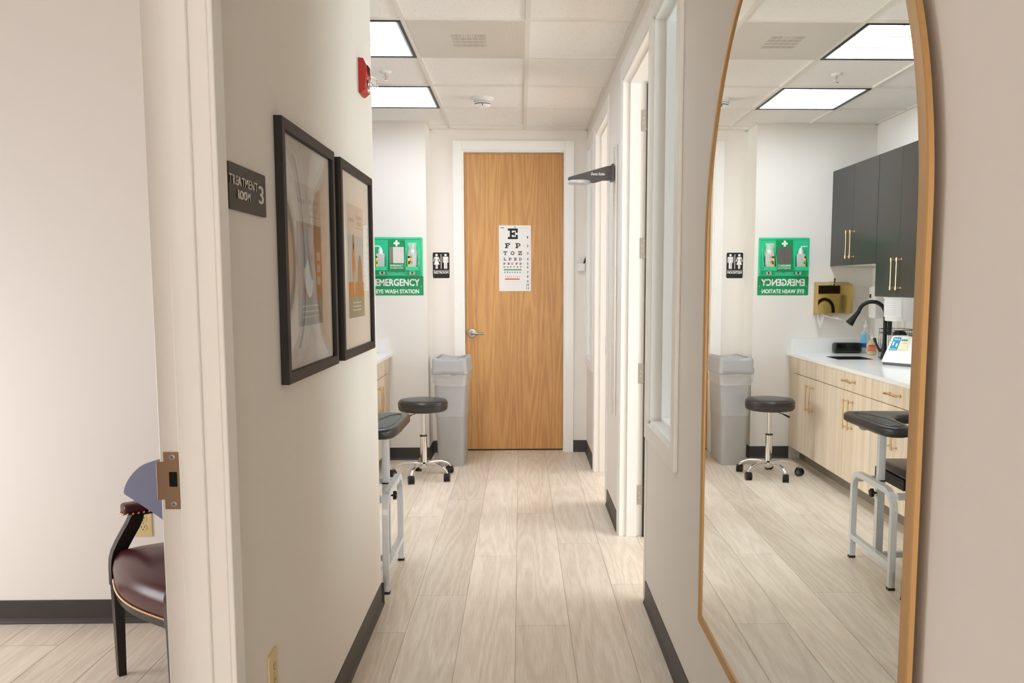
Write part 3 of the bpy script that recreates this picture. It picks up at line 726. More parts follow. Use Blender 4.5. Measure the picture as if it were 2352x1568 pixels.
for s_, yc in (('1', 392), ('2', 563), ('3', 713), ('4', 829), ('5', 920), ('6', 990), ('7', 1095), ('8', 1178), ('9', 1278), ('10', 1347), ('11', 1414)):
    mb.text(s_, cxp(718), cy(yc), (0.007 if s_ == '1' else 0.0135 if len(s_) == 1 else 0.021), 0.0195, z, 0.0004, 0, bold=0.02)
mb.box(cxp(235), cxp(593), cy(1053), cy(1032), z, z+0.0004, 2); mb.box(cxp(260), cxp(556), cy(1240), cy(1217), z, z+0.0004, 3)
mb.cyl((cxp(463), cy(193), z), (cxp(463), cy(193), z+0.0006), 0.005, n=16)
mb.box(cxp(175), cxp(246), cy(210), cy(196), z, z+0.0004, 1); mb.box(cxp(548), cxp(755), cy(204), cy(200), z, z+0.0004, 4)
for yc in (320, 563, 710, 829, 921, 988, 1093, 1180, 1273, 1343, 1411):
    mb.box(cxp(632), cxp(646), cy(yc+4), cy(yc-4), z, z+0.0003, 4); mb.box(cxp(178), cxp(184), cy(yc+4), cy(yc-4), z, z+0.0003, 4)
mb.build('letters', [M_ink, mat('ink_dark_grey', (96, 94, 94), 0.6), M_grink, M_rink, M_gink], t)

# restroom sign
t = thing('restroom_sign', 'black restroom sign with woman and man figures on the end wall', 'sign', (-0.676, YB, 1.616), basis='back')
mb = MB(); mb.prism(rrect(0.152, 0.228, 0.014), 0.0002, 0.003); mb.build('border', M_wink, t)
mb = MB(); mb.prism(rrect(0.142, 0.218, 0.011), 0.003, 0.0042); mb.build('panel', M_ink, t)
mb = MB(); z = 0.0042
def disc(cx, cy_, r): mb.prism([(cx+r*math.cos(2*PI*k/16), cy_+r*math.sin(2*PI*k/16)) for k in range(16)], z, z+0.0006)
def poly(p): mb.prism(p, z, z+0.0006)
for s_, w_ in ((-1, True), (1, False)):
    c_ = s_*0.038
    disc(c_, 0.0865, 0.0105)
    if w_:
        poly([(c_-0.014, 0.072), (c_+0.014, 0.072), (c_+0.018, 0.066), (c_+0.009, 0.050), (c_+0.024, 0.006), (c_-0.024, 0.006), (c_-0.009, 0.050), (c_-0.018, 0.066)])
        for q in (-1, 1):
            poly([(c_+q*0.012, 0.071), (c_+q*0.019, 0.069), (c_+q*0.029, 0.036), (c_+q*0.024, 0.030), (c_+q*0.021, 0.034)][::q])
            poly([(c_+q*0.0015, 0.007), (c_+q*0.0090, 0.007), (c_+q*0.0090, -0.029), (c_+q*0.0015, -0.029)][::q])
    else:
        mb.box(c_-0.013, c_+0.013, 0.020, 0.072, z, z+0.0006); mb.box(c_-0.024, c_-0.016, 0.022, 0.070, z, z+0.0006); mb.box(c_+0.016, c_+0.024, 0.022, 0.070, z, z+0.0006)
        mb.box(c_-0.0235, c_+0.0235, 0.062, 0.0725, z+0.0001, z+0.0008); mb.box(c_-0.013, c_-0.0015, -0.029, 0.0199, z, z+0.0006); mb.box(c_+0.0015, c_+0.013, -0.029, 0.0199, z, z+0.0006)
mb.box(-0.0025, 0.0025, -0.028, 0.094, z, z+0.0006); mb.box(-0.067, 0.067, -0.047, -0.0435, z, z+0.0006)
mb.text('RESTROOM', 0, -0.061, 0.122, 0.018, z, 0.0006, bold=0.03)
mb.build('pictogram', M_wink, t)

# small white holder on the end wall with dark glasses in it
t = thing('wall_holder', 'small white box holder on the end wall right of the oak door', 'holder', (0.517, YB, 1.602), basis='back')
mb = MB(); mb.box(-0.031, 0.031, -0.033, 0.033, 0.0002, 0.004, bev=0.001, seg=1); mb.box(-0.031, 0.031, -0.033, 0.030, 0.036, 0.040, bev=0.001, seg=1)
mb.box(-0.031, -0.028, -0.033, 0.03, 0.004, 0.036); mb.box(0.028, 0.031, -0.033, 0.03, 0.004, 0.036); mb.box(-0.028, 0.028, -0.033, -0.030, 0.004, 0.036)
mb.build('box', M_white, t)
t = thing('pointed_instrument', 'black pointed instrument standing in the small white wall holder', 'instrument', (0.517, YB, 1.602), basis='back')
mb = MB(); mb.cyl((0.0, -0.028, 0.020), (0.048, 0.115, 0.014), 0.0035, 0.002, n=10); mb.cyl((0.004, -0.028, 0.024), (0.038, 0.06, 0.020), 0.004, 0.006, n=10)
mb.sphere((0.040, 0.066, 0.020), 0.010, sc=(0.8, 1.3, 0.8)); mb.build('handle', M_black, t)

# eyewash station
EX = -1.005
t = thing('eyewash_station', 'green plastic eyewash station with a small mirror and bottle holders', 'eyewash station', (EX, YA, 1.678), basis='back')
mb = MB()
pw, ph = 0.418, 0.316
mb.prism(rrect(pw, ph, 0.012), 0.0002, 0.010, bev=0.003, seg=2)
for a, b, c, e in ((-pw/2+0.006, -pw/2+0.018, -ph/2+0.006, ph/2-0.006), (pw/2-0.018, pw/2-0.006, -ph/2+0.006, ph/2-0.006), (-pw/2+0.018, pw/2-0.018, ph/2-0.018, ph/2-0.006), (-pw/2+0.018, pw/2-0.018, -ph/2+0.006, -ph/2+0.018)):
    mb.box(a, b, c, e, 0.009, 0.015, bev=0.002)
mb.build('back_panel', M_green, t)
mb = MB(); mb.box(-0.066, 0.066, -0.118, 0.138, 0.009, 0.024, bev=0.004, smooth=False); cpan = mb.build('centre_panel', M_greend, t)
mb = MB(); mb.box(-0.059, 0.059, -0.052, 0.078, 0.0242, 0.026); mb.build('small_mirror', M_mirror, t, 'small square mirror')
mb = MB(); mb.box(-0.0085, 0.0085, 0.084, 0.132, 0.024, 0.0248); mb.box(-0.024, 0.024, 0.0995, 0.1165, 0.024, 0.0249)
mb.text('EMERGENCY', 0, -0.071, 0.106, 0.015, 0.024, 0.0008, bold=0.03); mb.text('EYE WASH STATION', 0, -0.091, 0.106, 0.010, 0.024, 0.0008, bold=0.03)
mb.build('lettering', M_wink, cpan)
for s_ in (-1, 1):
    c_ = s_*0.128
    mb = MB()
    # cup shaped holder: back, two side cheeks and a front lip
    mb.box(c_-0.058, c_+0.058, -0.112, -0.104, 0.009, 0.075, bev=0.003)
    mb.box(c_-0.058, c_+0.058, -0.106, -0.080, 0.068, 0.074, bev=0.002)
    for q in (-1, 1):
        mb.put([(c_+q*0.058, -0.108, 0.009), (c_+q*0.058, -0.108, 0.074), (c_+q*0.058, -0.080, 0.074), (c_+q*0.056, 0.066, 0.012), (c_+q*0.056, 0.070, 0.009),
                (c_+q*0.053, -0.108, 0.009), (c_+q*0.053, -0.108, 0.074), (c_+q*0.053, -0.080, 0.074), (c_+q*0.051, 0.066, 0.012), (c_+q*0.051, 0.070, 0.009)],
               [(0, 1, 2, 3, 4), (9, 8, 7, 6, 5), (0, 5, 6, 1), (1, 6, 7, 2), (2, 7, 8, 3), (3, 8, 9, 4), (4, 9, 5, 0)])
    mb.build('bottle_holder', M_green, t)
mb = MB()
for s_ in (-1, 1):
    c_ = s_*0.122
    mb.box(c_-0.022, c_+0.022, -0.142, -0.118, 0.0102, 0.0155, 0)
    mb.box(c_-0.006, c_+0.008, -0.138, -0.121, 0.0155, 0.0158, 1)
for k in range(3):
    mb.box(-0.085, -0.015, -0.122-0.006*k, -0.1195-0.006*k, 0.0102, 0.0106, 2); mb.box(0.012, 0.085, -0.122-0.006*k, -0.1195-0.006*k, 0.0102, 0.0106, 2)
mb.build('instruction_label', [M_paper, pm(110, 60, 66), pm(150, 214, 186)], t)
def eye_bottle(label, c_, wrap):
    t = thing('eyewash_bottle', label, 'bottle', (EX+c_, YA-0.042, 1.678-0.1035), group='eyewash bottles')
    mb = MB(); mb.box(-0.034, 0.034, -0.022, 0.022, 0.0, 0.128, bev=0.010, seg=4); mb.build('bottle_body', M_bottle, t)
    mb = MB(); mb.lathe([(0.019, 0.126), (0.019, 0.156), (0.013, 0.160), (0.009, 0.176), (0.0, 0.178)], 20)
    mb.tube([(0, 0, 0.170), (-0.006, 0, 0.186), (-0.03, 0, 0.188), (-0.052, 0, 0.186)] if not wrap else [(0, 0, 0.17), (0.004, 0, 0.19), (0.018, 0, 0.194)], 0.0045, 8)
    mb.build('cap', M_white, t)
    mb = MB()
    x0, x1 = (-0.0345, 0.004) if wrap else (-0.0347, -0.018)
    mb.box(x0, x1, -0.0228, -0.0216, 0.016, 0.112, 0); mb.box(x0, x1-0.006, -0.0231, -0.0228, 0.092, 0.108, 1)
    mb.prism([(x0+0.003, 0.04), (x1-0.002, 0.05), (x1-0.008, 0.075), (x0+0.006, 0.068)], 0.0228, 0.0232, 1, M=Matrix.Rotation(PI/2, 4, 'X'))
    mb.build('label_sticker', [M_yel, M_ink], t)
    if wrap:
        mb = MB(); rnd = random.Random(5); vs = []; fs = []; rings = [(-0.022, 0.004), (0.0, 0.034), (0.03, 0.041), (0.08, 0.038), (0.13, 0.042), (0.16, 0.030), (0.185, 0.036), (0.21, 0.040)]
        N_ = 18
        for zz, r in rings:
            for k in range(N_):
                a = 2*PI*k/N_; j = rnd.uniform(0.86, 1.1); vs.append((r*j*math.cos(a), r*0.66*j*math.sin(a)-0.001, zz*1.0+rnd.uniform(-0.004, 0.004)+0.004))
        for i in range(len(rings)-1):
            for k in range(N_): fs.append((i*N_+k, i*N_+(k+1) % N_, (i+1)*N_+(k+1) % N_, (i+1)*N_+k))
        mb.put(vs, fs); mb.build('plastic_wrap', M_liner, t, 'crinkled clear wrapping')
eye_bottle('unwrapped eyewash bottle with a side spout in the left holder', -0.128, False)
eye_bottle('eyewash bottle still in clear crinkled wrapping in the right holder', 0.128, True)
# emergency sign below
t = thing('emergency_sign', 'flat green emergency eye wash sign under the plastic station', 'sign', (EX, YA, 1.4435), basis='back')
mb = MB(); mb.box(-0.211, 0.211, -0.077, 0.077, 0.0002, 0.003, bev=0.0006, seg=1); mb.build('panel', M_greend, t)
mb = MB(); mb.text('EMERGENCY', 0, 0.027, 0.356, 0.054, 0.003, 0.0006, bold=0.035); mb.text('EYE WASH STATION', 0, -0.046, 0.348, 0.031, 0.003, 0.0006, bold=0.035)
for s_ in (-1, 1): mb.cyl((s_*0.194, -0.005, 0.003), (s_*0.194, -0.005, 0.0042), 0.003, n=10)
mb.build('lettering', M_wink, t)

# ================================================================= RIGHT WALL: height rod
t = thing('stadiometer', 'wall mounted height measuring rod with a grey swing arm between the two right doors', 'height rod', (XR, 5.34, 0.667), basis='right')
mb = MB(); mb.box(-0.065, 0.065, 0.0, 1.60, 0.0002, 0.006, bev=0.001, seg=1); mb.box(-0.065, -0.05, 0, 1.60, 0.006, 0.014); mb.box(0.050, 0.065, 0, 1.60, 0.006, 0.014); mb.box(0.040, 0.050, 0, 1.60, 0.006, 0.0125, 1)
rail = mb.build('rail', [mat('brushed_rail', (214, 214, 212), 0.35, 0.5), M_dgrey], t)
mb = MB(); mb.box(-0.045, 0.027, 0.01, 1.59, 0.006, 0.009)
mb.build('scale_strip', M_paper, rail)
mb = MB()
for k in range(98): mb.box(-0.024, (-0.008 if k % 5 else 0.004), 0.02+k*0.0158, 0.021+k*0.0158, 0.0091, 0.0095)
mb.build('graduation_marks', M_ink, rail)
A0 = 1.443
mb = MB(); mb.box(-0.052, 0.052, A0-0.048, A0+0.048, 0.018, 0.036, bev=0.003, smooth=False); mb.build('slider', M_dgrey, t)
# arm outline in the plane facing the camera: out from the wall, height above the rod foot
pts = [(0.030, 1.485), (0.055, 1.4835), (0.285, 1.418), (0.290, 1.408), (0.288, 1.400), (0.165, 1.389), (0.145, 1.385), (0.125, 1.387), (0.085, 1.399), (0.030, 1.399)]
ARM = Matrix(((0, 0, 1, 0), (0, 1, 0, 0), (1, 0, 0, 0), (0, 0, 0, 1)))
mb = MB(); mb.prism(pts, -0.009, 0.009, M=ARM); arm = mb.build('arm', M_dgrey, t)
mb = MB(); Lm = Matrix(((0, 0, 1, 0.0095), (0, 1, 0, 0), (-1, 0, 0, 0), (0, 0, 0, 1)))
mb.text('Doran Scales', -0.112, 1.437, 0.082, 0.016, 0, 0.0008, M=Lm, bold=0.03, shear=0.2); mb.build('lettering', M_wink, arm)
mb = MB(); mb.cyl((0.009, 1.438, 0.05), (0.0102, 1.438, 0.05), 0.0032, n=12); mb.build('screw_hole', M_ink, arm)
mb = MB()
RG = Matrix(((1, 0, 0, 0), (0, 0, 1, 1.379), (0, 1, 0, 0.222), (0, 0, 0, 1)))
prf = [(0.066, 0), (0.068, 0.006), (0.066, 0.018), (0.058, 0.020), (0.042, 0.018), (0.040, 0.006), (0.042, 0), (0.066, 0)]
mb.lathe(prf, 36, 0, RG, cap=False); mb.build('head_ring', M_alu, arm)

# ================================================================= ALCOVE: CABINETS
def pull(p0, p1, out, parent, name='handle', r=0.0052):
    """bar pull between p0 and p1 standing off along +x by out"""
    p0, p1 = Vector(p0), Vector(p1); d = (p1-p0).normalized(); o_ = Vector((out, 0, 0)); mb = MB()
    mb.cyl(p0+o_-d*0.012, p1+o_+d*0.012, r, n=12)
    for p in (p0, p1):
        mb.cyl(p, p+o_, r*0.8, n=10); mb.cyl(p+o_-d*0.013, p+o_+d*0.013, r*1.55, n=14); mb.cyl(p, p+Vector((0.003, 0, 0)), r*1.6, n=12)
    return mb.build(name, M_brass, parent)
CF = -1.086
def base_cabinet(label, y0, y1, drawer, filler=0.0, ztop=0.868):
    t = thing('base_cabinet', label, 'base cabinet', (0, 0, 0), group='light wood base cabinets')
    Z0 = 0.112; seam = 0.732
    mb = MB()
    if drawer: mb.box(XW+0.001, CF-0.02, y0+0.0008, y1-0.0008, Z0, ztop)
    else:
        mb.box(XW+0.001, CF-0.02, y0+0.0008, y0+0.018, Z0, ztop); mb.box(XW+0.001, CF-0.02, y1-0.018, y1-0.0008, Z0, ztop)
        mb.box(XW+0.001, CF-0.02, y0+0.018, y1-0.018, Z0, Z0+0.018); mb.box(XW+0.001, XW+0.012, y0+0.018, y1-0.018, Z0+0.018, ztop)
    if filler: mb.box(CF-0.02, CF-0.001, y1-filler, y1-0.0008, Z0, ztop)
    mb.build('carcass', M_ash, t)
    mb = MB(); mb.box(XW+0.001, -1.185, y0+0.001, y1-0.001, 0.0, Z0); mb.build('toe_kick', pm(128, 116, 102), t)
    yy1 = y1-filler; ym = (y0+yy1)/2; g = 0.0015
    mb = MB(); mb.box(CF-0.019, CF, y0+g, yy1-g, seam+0.0025, ztop-0.001, bev=0.0007, seg=1)
    dr = mb.build('drawer' if drawer else 'false_front', M_ash, t)
    if drawer: pull((CF, ym-0.075, 0.803), (CF, ym+0.075, 0.803), 0.033, dr)
    for (a, b, s_) in ((y0, ym, 1), (ym, yy1, -1)):
        mb = MB(); mb.box(CF-0.019, CF, a+g, b-g, Z0, seam-0.0025, bev=0.0007, seg=1); dn = mb.build('door', M_ash, t)
        yh = (b-0.045) if s_ == 1 else (a+0.045)
        pull((CF, yh, 0.488), (CF, yh, 0.665), 0.033, dn)
base_cabinet('light wood base cabinet under the sink, at the far end of the run', 6.287, YA-0.001, False, filler=0.115)
base_cabinet('light wood base cabinet right beside the sink cabinet, one drawer over two doors', 5.552, 6.287, True)
base_cabinet('light wood base cabinet behind the black chair armrest, second from the sink cabinet', 4.83, 5.552, True)
base_cabinet('light wood base cabinet at the partition end of the run', 4.10, 4.83, True)

# worktop with a cut-out for the sink
SX0, SX1, SY0, SY1 = -1.512, -1.235, 6.60, 6.905
t = thing('worktop', 'white quartz worktop with a low backsplash along the alcove walls', 'worktop', (0, 0, 0))
mb = MB(); zt, zb = 0.893, 0.8695
X0, X1, Y0, Y1 = XW+0.001, -1.056, 4.10, YA-0.001
for b in ((X0, SX0, Y0, Y1), (SX1, X1, Y0, Y1), (SX0, SX1, Y0, SY0), (SX0, SX1, SY1, Y1)): mb.box(*b, zb, zt)
mb.build('slab', M_quartz, t)
mb = MB(); mb.box(X0, X0+0.02, Y0, Y1, zt, 1.012); mb.box(X0+0.02, -1.092, Y1-0.02, Y1, zt, 1.012, bev=0.001, seg=1); mb.build('backsplash', M_quartz, t)
t = thing('sink', 'black undermount sink basin set into the white worktop', 'sink', (0, 0, 0))
mb = MB(); e = 0.006
mb.box(SX0-0.02, SX0-0.001, SY0-0.02, SY1+0.02, 0.66, zb-0.0005); mb.box(SX1+0.001, SX1+0.02, SY0-0.02, SY1+0.02, 0.66, zb-0.0005)
mb.box(SX0-0.001, SX1+0.001, SY0-0.02, SY0-0.001, 0.66, zb-0.0005); mb.box(SX0-0.001, SX1+0.001, SY1+0.001, SY1+0.02, 0.66, zb-0.0005); mb.box(SX0-0.02, SX1+0.02, SY0-0.02, SY1+0.02, 0.65, 0.66)
for a_, b_, c_, d_ in ((SX0+0.0003, SX0+0.004, SY0+0.0003, SY1-0.0003), (SX1-0.004, SX1-0.0003, SY0+0.0003, SY1-0.0003), (SX0+0.004, SX1-0.004, SY0+0.0003, SY0+0.004), (SX0+0.004, SX1-0.004, SY1-0.004, SY1-0.0003)):
    mb.box(a_, b_, c_, d_, 0.66, zt-0.001)
mb.build('basin', mat('black_composite', (34, 34, 33), 0.5), t)
mb = MB(); mb.lathe([(0.045, 0), (0.045, 0.003), (0.035, 0.004), (0.0, 0.002)], 24, 0, Matrix.Translation(((SX0+SX1)/2, (SY0+SY1)/2, 0.66))); mb.build('drain', M_chrome, t)

# faucet
FX, FY = -1.590, 6.63
t = thing('faucet', 'matte black gooseneck faucet behind the sink', 'faucet', (FX, FY, zt))
mb = MB(); mb.lathe([(0.030, 0), (0.030, 0.006), (0.024, 0.014), (0.021, 0.05), (0.0185, 0.09), (0.0165, 0.12)], 24); base = mb.build('body', M_black, t)
mb = MB()
fd = Vector((0.93, 0.36, 0)).normalized(); Rn = 0.097; zc = 0.335
path = [(0, 0, 0.10), (0, 0, 0.2), (0, 0, zc)]
for k in range(1, 15):
    a = PI-(PI*0.93)*k/14; path.append(tuple(fd*(Rn+Rn*math.cos(a))+Vector((0, 0, zc+Rn*math.sin(a)))))
mb.tube(path, 0.0148, 16); mb.build('spout', M_black, t)
p = Vector(path[-1]); dd = (p-Vector(path[-2])).normalized(); dd = (dd+fd*0.34).normalized()
mb = MB(); M_ = Matrix.Translation(p-dd*0.004) @ dd.to_track_quat('Z', 'Y').to_matrix().to_4x4()
mb.lathe([(0.0155, 0), (0.017, 0.03), (0.020, 0.06), (0.029, 0.105), (0.030, 0.118), (0.024, 0.120), (0.0, 0.118)], 24, 0, M_); mb.build('spray_head', M_black, t)
mb = MB(); mb.cyl((0, 0, 0.062), (0.022, 0.038, 0.066), 0.014, 0.013, n=16)
mb.tube([(0.020, 0.036, 0.066), (0.028, 0.052, 0.085), (0.036, 0.075, 0.118), (0.040, 0.096, 0.150)], 0.008, 12, radii=[0.010, 0.0085, 0.009, 0.0125]); mb.build('lever', M_black, t)

def arcband(mb, r0, r1, z0, z1, a0, a1, sy, mi, n=14):
    vs = []; fs = []
    for k in range(n+1):
        a = math.radians(a0+(a1-a0)*k/n); vs += [(r0*math.cos(a), r0*math.sin(a)*sy, z0), (r1*math.cos(a), r1*math.sin(a)*sy, z1)]
    for k in range(n): fs.append((2*k, 2*k+2, 2*k+3, 2*k+1))
    mb.put(vs, fs, mi, None, True)
# things on the worktop
t = thing('black_case', 'glossy black rounded case lying behind the sink', 'case', (-1.527, 7.243, zt))
mb = MB(); mb.box(-0.112, 0.112, -0.042, 0.042, 0.001, 0.086, bev=0.018, seg=5); mb.build('shell', M_gloss, t)
mb = MB(); mb.box(-0.1, 0.1, -0.0430, -0.0412, 0.014, 0.016); mb.build('seam_line', M_dgrey, t)
t = thing('sanitizer_bottle', 'tall clear pump bottle with a blue label beside the black case', 'bottle', (-1.680, 7.245, zt))
mb = MB(); mb.lathe([(0.0, 0.001), (0.032, 0.001), (0.034, 0.006), (0.034, 0.135), (0.028, 0.158), (0.015, 0.172), (0.014, 0.182)], 28, sx=1, sy=0.8, cap=False); t.scale = (1.1, 1.1, 1.15); bt = mb.build('bottle_body', mat('clear_bottle', (226, 232, 232), 0.1, alpha=0.38), t)
mb = MB(); arcband(mb, 0.0345, 0.0345, 0.040, 0.072, -85, 5, 0.8, 1); arcband(mb, 0.0345, 0.0345, 0.072, 0.132, -85, 5, 0.8, 0); mb.build('label_sticker', [M_lblue, M_dblue], t)
mb = MB(); mb.lathe([(0.016, 0.182), (0.017, 0.205), (0.006, 0.210), (0.006, 0.232), (0.011, 0.234), (0.011, 0.244), (0.0, 0.246)], 20); mb.tube([(0, 0, 0.240), (0.02, -0.015, 0.240), (0.028, -0.021, 0.234)], 0.004, 8); mb.build('pump', M_white, t)
t = thing('soap_bottle', 'round clear soap bottle with an orange label in front of the faucet handle', 'bottle', (-1.655, 7.035, zt))
mb = MB(); mb.lathe([(0.0, 0.001), (0.032, 0.001), (0.040, 0.012), (0.044, 0.045), (0.038, 0.085), (0.026, 0.112), (0.014, 0.124), (0.013, 0.130)], 30, sy=0.7, cap=False); mb.build('bottle_body', M_soap, t)
mb = MB(); arcband(mb, 0.0440, 0.0455, 0.030, 0.045, -115, -25, 0.71, 0); arcband(mb, 0.0455, 0.0425, 0.045, 0.066, -122, -18, 0.71, 0); arcband(mb, 0.0425, 0.0395, 0.067, 0.082, -112, -30, 0.71, 1); mb.build('label_sticker', [M_orange, pm(196, 84, 76)], t)
mb = MB(); mb.lathe([(0.014, 0.130), (0.014, 0.142), (0.005, 0.146), (0.005, 0.166), (0.010, 0.168), (0.010, 0.174), (0.0, 0.175)], 18); mb.tube([(0, 0, 0.171), (0.022, -0.01, 0.172), (0.03, -0.014, 0.166)], 0.004, 8); mb.build('pump', M_white, t)

# centrifuge: wedge of white plastic with a teal panel
ang = math.atan2(-0.187, -0.128)
t = thing('centrifuge', 'white benchtop centrifuge with a teal and cream control label', 'centrifuge', (-1.384, 6.181, zt), rz=ang)
# local: x along the visible side, y away from the viewer, z up
def wedge(x0, x1, yn, yf, z0, z1, sl, sn, inset):
    return [(x0, yn, z0), (x1, yn, z0), (x1, yf, z0), (x0, yf, z0), (x0+sl, yn-sn, z1), (x1, yn-sn, z1), (x1, yf, z1), (x0+sl, yf, z1)]
Q = [(3, 2, 1, 0), (4, 5, 6, 7), (0, 1, 5, 4), (1, 2, 6, 5), (2, 3, 7, 6), (3, 0, 4, 7)]
b = bmesh.new(); vs = [b.verts.new(v) for v in wedge(0, 0.34, 0.0, -0.165, 0.018, 0.205, 0.045, 0.06, 0)]
for q in Q: b.faces.new([vs[i] for i in q])
bmesh.ops.recalc_face_normals(b, faces=list(b.faces)); bmesh.ops.bevel(b, geom=list(b.edges), offset=0.012, segments=4, profile=0.5, affect='EDGES')
mb = MB(); mb.bm(b, 0, None, True); b.free(); mb.build('housing', M_white, t)
mb = MB(); mb.box(0.012, 0.33, -0.155, -0.012, 0.001, 0.018); mb.build('base', M_dgrey, t)
def quad(mb, u0, u1, v0, v1, mi, o_=0.0014):
    A, B, C_, D_ = [Vector(q_) for q_ in wedge(0, 0.34, 0.0, -0.165, 0.018, 0.205, 0.045, 0.06, 0)[0:2]+[wedge(0, 0.34, 0.0, -0.165, 0.018, 0.205, 0.045, 0.06, 0)[k_] for k_ in (5, 4)]]
    nrm = (B-A).cross(D_-A).normalized(); nrm = nrm if nrm.y > 0 else -nrm
    mb.put([A.lerp(B, u).lerp(D_.lerp(C_, u), v)+nrm*o_ for u, v in ((u0, v0), (u1, v0), (u1, v1), (u0, v1))], [(0, 1, 2, 3)], mi)
mb = MB(); quad(mb, 0.075, 0.27, 0.46, 0.95, 0); quad(mb, 0.275, 0.50, 0.46, 0.95, 1)
for k in range(3): quad(mb, 0.11+0.05*k, 0.135+0.05*k, 0.84, 0.90, 2, 0.002)
quad(mb, 0.11, 0.145, 0.64, 0.78, 2, 0.002); quad(mb, 0.20, 0.235, 0.60, 0.72, 2, 0.002); quad(mb, 0.09, 0.25, 0.50, 0.515, 2, 0.002)
quad(mb, 0.29, 0.45, 0.82, 0.88, 0, 0.002); quad(mb, 0.33, 0.46, 0.73, 0.74, 3, 0.002); quad(mb, 0.30, 0.42, 0.50, 0.51, 3, 0.002)
mb.build('control_label', [M_teal, M_cream, M_wink, P_tan], t)
mb = MB(); mb.lathe([(0.042, 0), (0.044, 0.004), (0.036, 0.012), (0.0, 0.015)], 36, 0, Matrix.Translation((0.19, -0.112, 0.204))); mb.build('lid', M_dgrey, t)

# wire rack with a black mouse-like scanner on it, white container on a wall bracket
t = thing('wire_basket', 'black wire basket on the worktop behind the centrifuge', 'basket', (-1.615, 6.39, zt))
mb = MB()
for z in (0.02, 0.205, 0.235):
    q = [(-0.09, -0.1, z), (0.09, -0.1, z), (0.09, 0.185, z), (-0.09, 0.185, z)]
    for i in range(4): mb.cyl(q[i], q[(i+1) % 4], 0.0022, n=6)
for y in [-0.1+0.285*k/8 for k in range(9)]:
    for x in (-0.09, 0.09): mb.cyl((x, y, 0.001), (x, y, 0.235), 0.0015, n=6)
for k in range(4): mb.cyl((-0.09+0.06*k, -0.1, 0.02), (-0.09+0.06*k, 0.185, 0.02), 0.0015, n=6)
mb.build('wires', M_black, t)
t = thing('black_container', 'rounded glossy black object standing in the wire basket', 'container', (-1.615, 6.42, zt+0.0225))
mb = MB(); mb.box(-0.04, 0.04, -0.05, 0.05, 0.0, 0.205, bev=0.03, seg=6); mb.build('shell', M_gloss, t)
t = thing('white_tub', 'white plastic tub with a printed label hung under the longer wall cabinet', 'tub', (-1.612, 6.42, 1.19))
mb = MB(); mb.lathe([(0.0, 0.0), (0.100, 0.0), (0.104, 0.006), (0.111, 0.158), (0.116, 0.160), (0.116, 0.172), (0.0, 0.174)], 40); mb.build('tub_body', M_white, t)
mb = MB()
for k in range(16):
    a0 = -1.25+k*0.09; a1 = a0+0.09
    for (z0_, z1_, mi, rr) in ((0.03, 0.145, 0, 0.1125),):
        mb.put([(rr*math.cos(a0), rr*math.sin(a0), z0_), (rr*math.cos(a1), rr*math.sin(a1), z0_), ((rr+.003)*math.cos(a1), (rr+.003)*math.sin(a1), z1_), ((rr+.003)*math.cos(a0), (rr+.003)*math.sin(a0), z1_)], [(0, 1, 2, 3)], 0)
    if 3 < k < 14:
        for z_ in (0.045, 0.055, 0.065, 0.075, 0.085, 0.098, 0.112, 0.13):
            rr = 0.1155; mb.put([(rr*math.cos(a0), rr*math.sin(a0), z_), (rr*math.cos(a1-.01), rr*math.sin(a1-.01), z_), (rr*math.cos(a1-.01), rr*math.sin(a1-.01), z_+.0015), (rr*math.cos(a0), rr*math.sin(a0), z_+.0015)], [(0, 1, 2, 3)], 1)
mb.build('printed_label', [M_paper, M_gink], t)
mb = MB(); mb.box(-0.131, -0.095, -0.05, 0.05, 0.01, 0.04, bev=0.003); mb.build('wall_bracket', M_white, t)

# wall soap dispenser on the alcove side wall
t = thing('soap_dispenser', 'white automatic soap dispenser on the alcove wall under the dark cabinets', 'soap dispenser', (XW, 7.05, 1.185), basis='left')
mb = MB(); mb.prism([(x, y+0.128) for x, y in rrect(0.135, 0.256, 0.03)], 0.0003, 0.10, bev=0.012, seg=4, smooth=True); mb.build('housing', M_white, t)
mb = MB(); mb.box(0.014, 0.048, 0.160, 0.192, 0.0995, 0.1012); mb.build('sight_window', M_ink, t)
mb = MB(); mb.box(0.044, 0.052, 0.112, 0.120, 0.0995, 0.1012); mb.cyl((0.03, 0.034, 0.099), (0.03, 0.034, 0.1015), 0.003, mi=1, n=10); mb.build('indicator', [M_teal, M_ink], t)
t = thing('wall_strip', 'narrow dark vertical strip on the wall between the soap dispenser and the tub', 'rail', (XW, 6.89, 1.06), basis='left')
mb = MB(); mb.box(-0.012, 0.012, 0.0, 0.305, 0.0003, 0.03, bev=0.002, seg=1); mb.build('strip_body', M_char, t)  # thin dark upright strip on the alcove side wall

# paper towel dispenser on the alcove back wall
t = thing('towel_dispenser', 'polished gold paper towel dispenser on the alcove wall', 'towel dispenser', (-1.407, YA, 1.204), basis='back')
mb = MB(); wd = 0.143; D = 0.112
vs = [(-wd, 0, 0.0003), (wd, 0, 0.0003), (wd, 0.27, 0.0003), (-wd, 0.27, 0.0003), (-wd, 0.018, D), (wd, 0.018, D), (wd, 0.242, D), (-wd, 0.242, D)]
b = bmesh.new(); bv = [b.verts.new(v) for v in vs]
for q in ((3, 2, 1, 0), (4, 5, 6, 7), (0, 1, 5, 4), (1, 2, 6, 5), (2, 3, 7, 6), (3, 0, 4, 7)): b.faces.new([bv[i] for i in q])
bmesh.ops.recalc_face_normals(b, faces=list(b.faces)); bmesh.ops.bevel(b, geom=list(b.edges), offset=0.0015, segments=1, affect='EDGES')
mb.bm(b); b.free(); mb.build('housing', M_goldm, t)
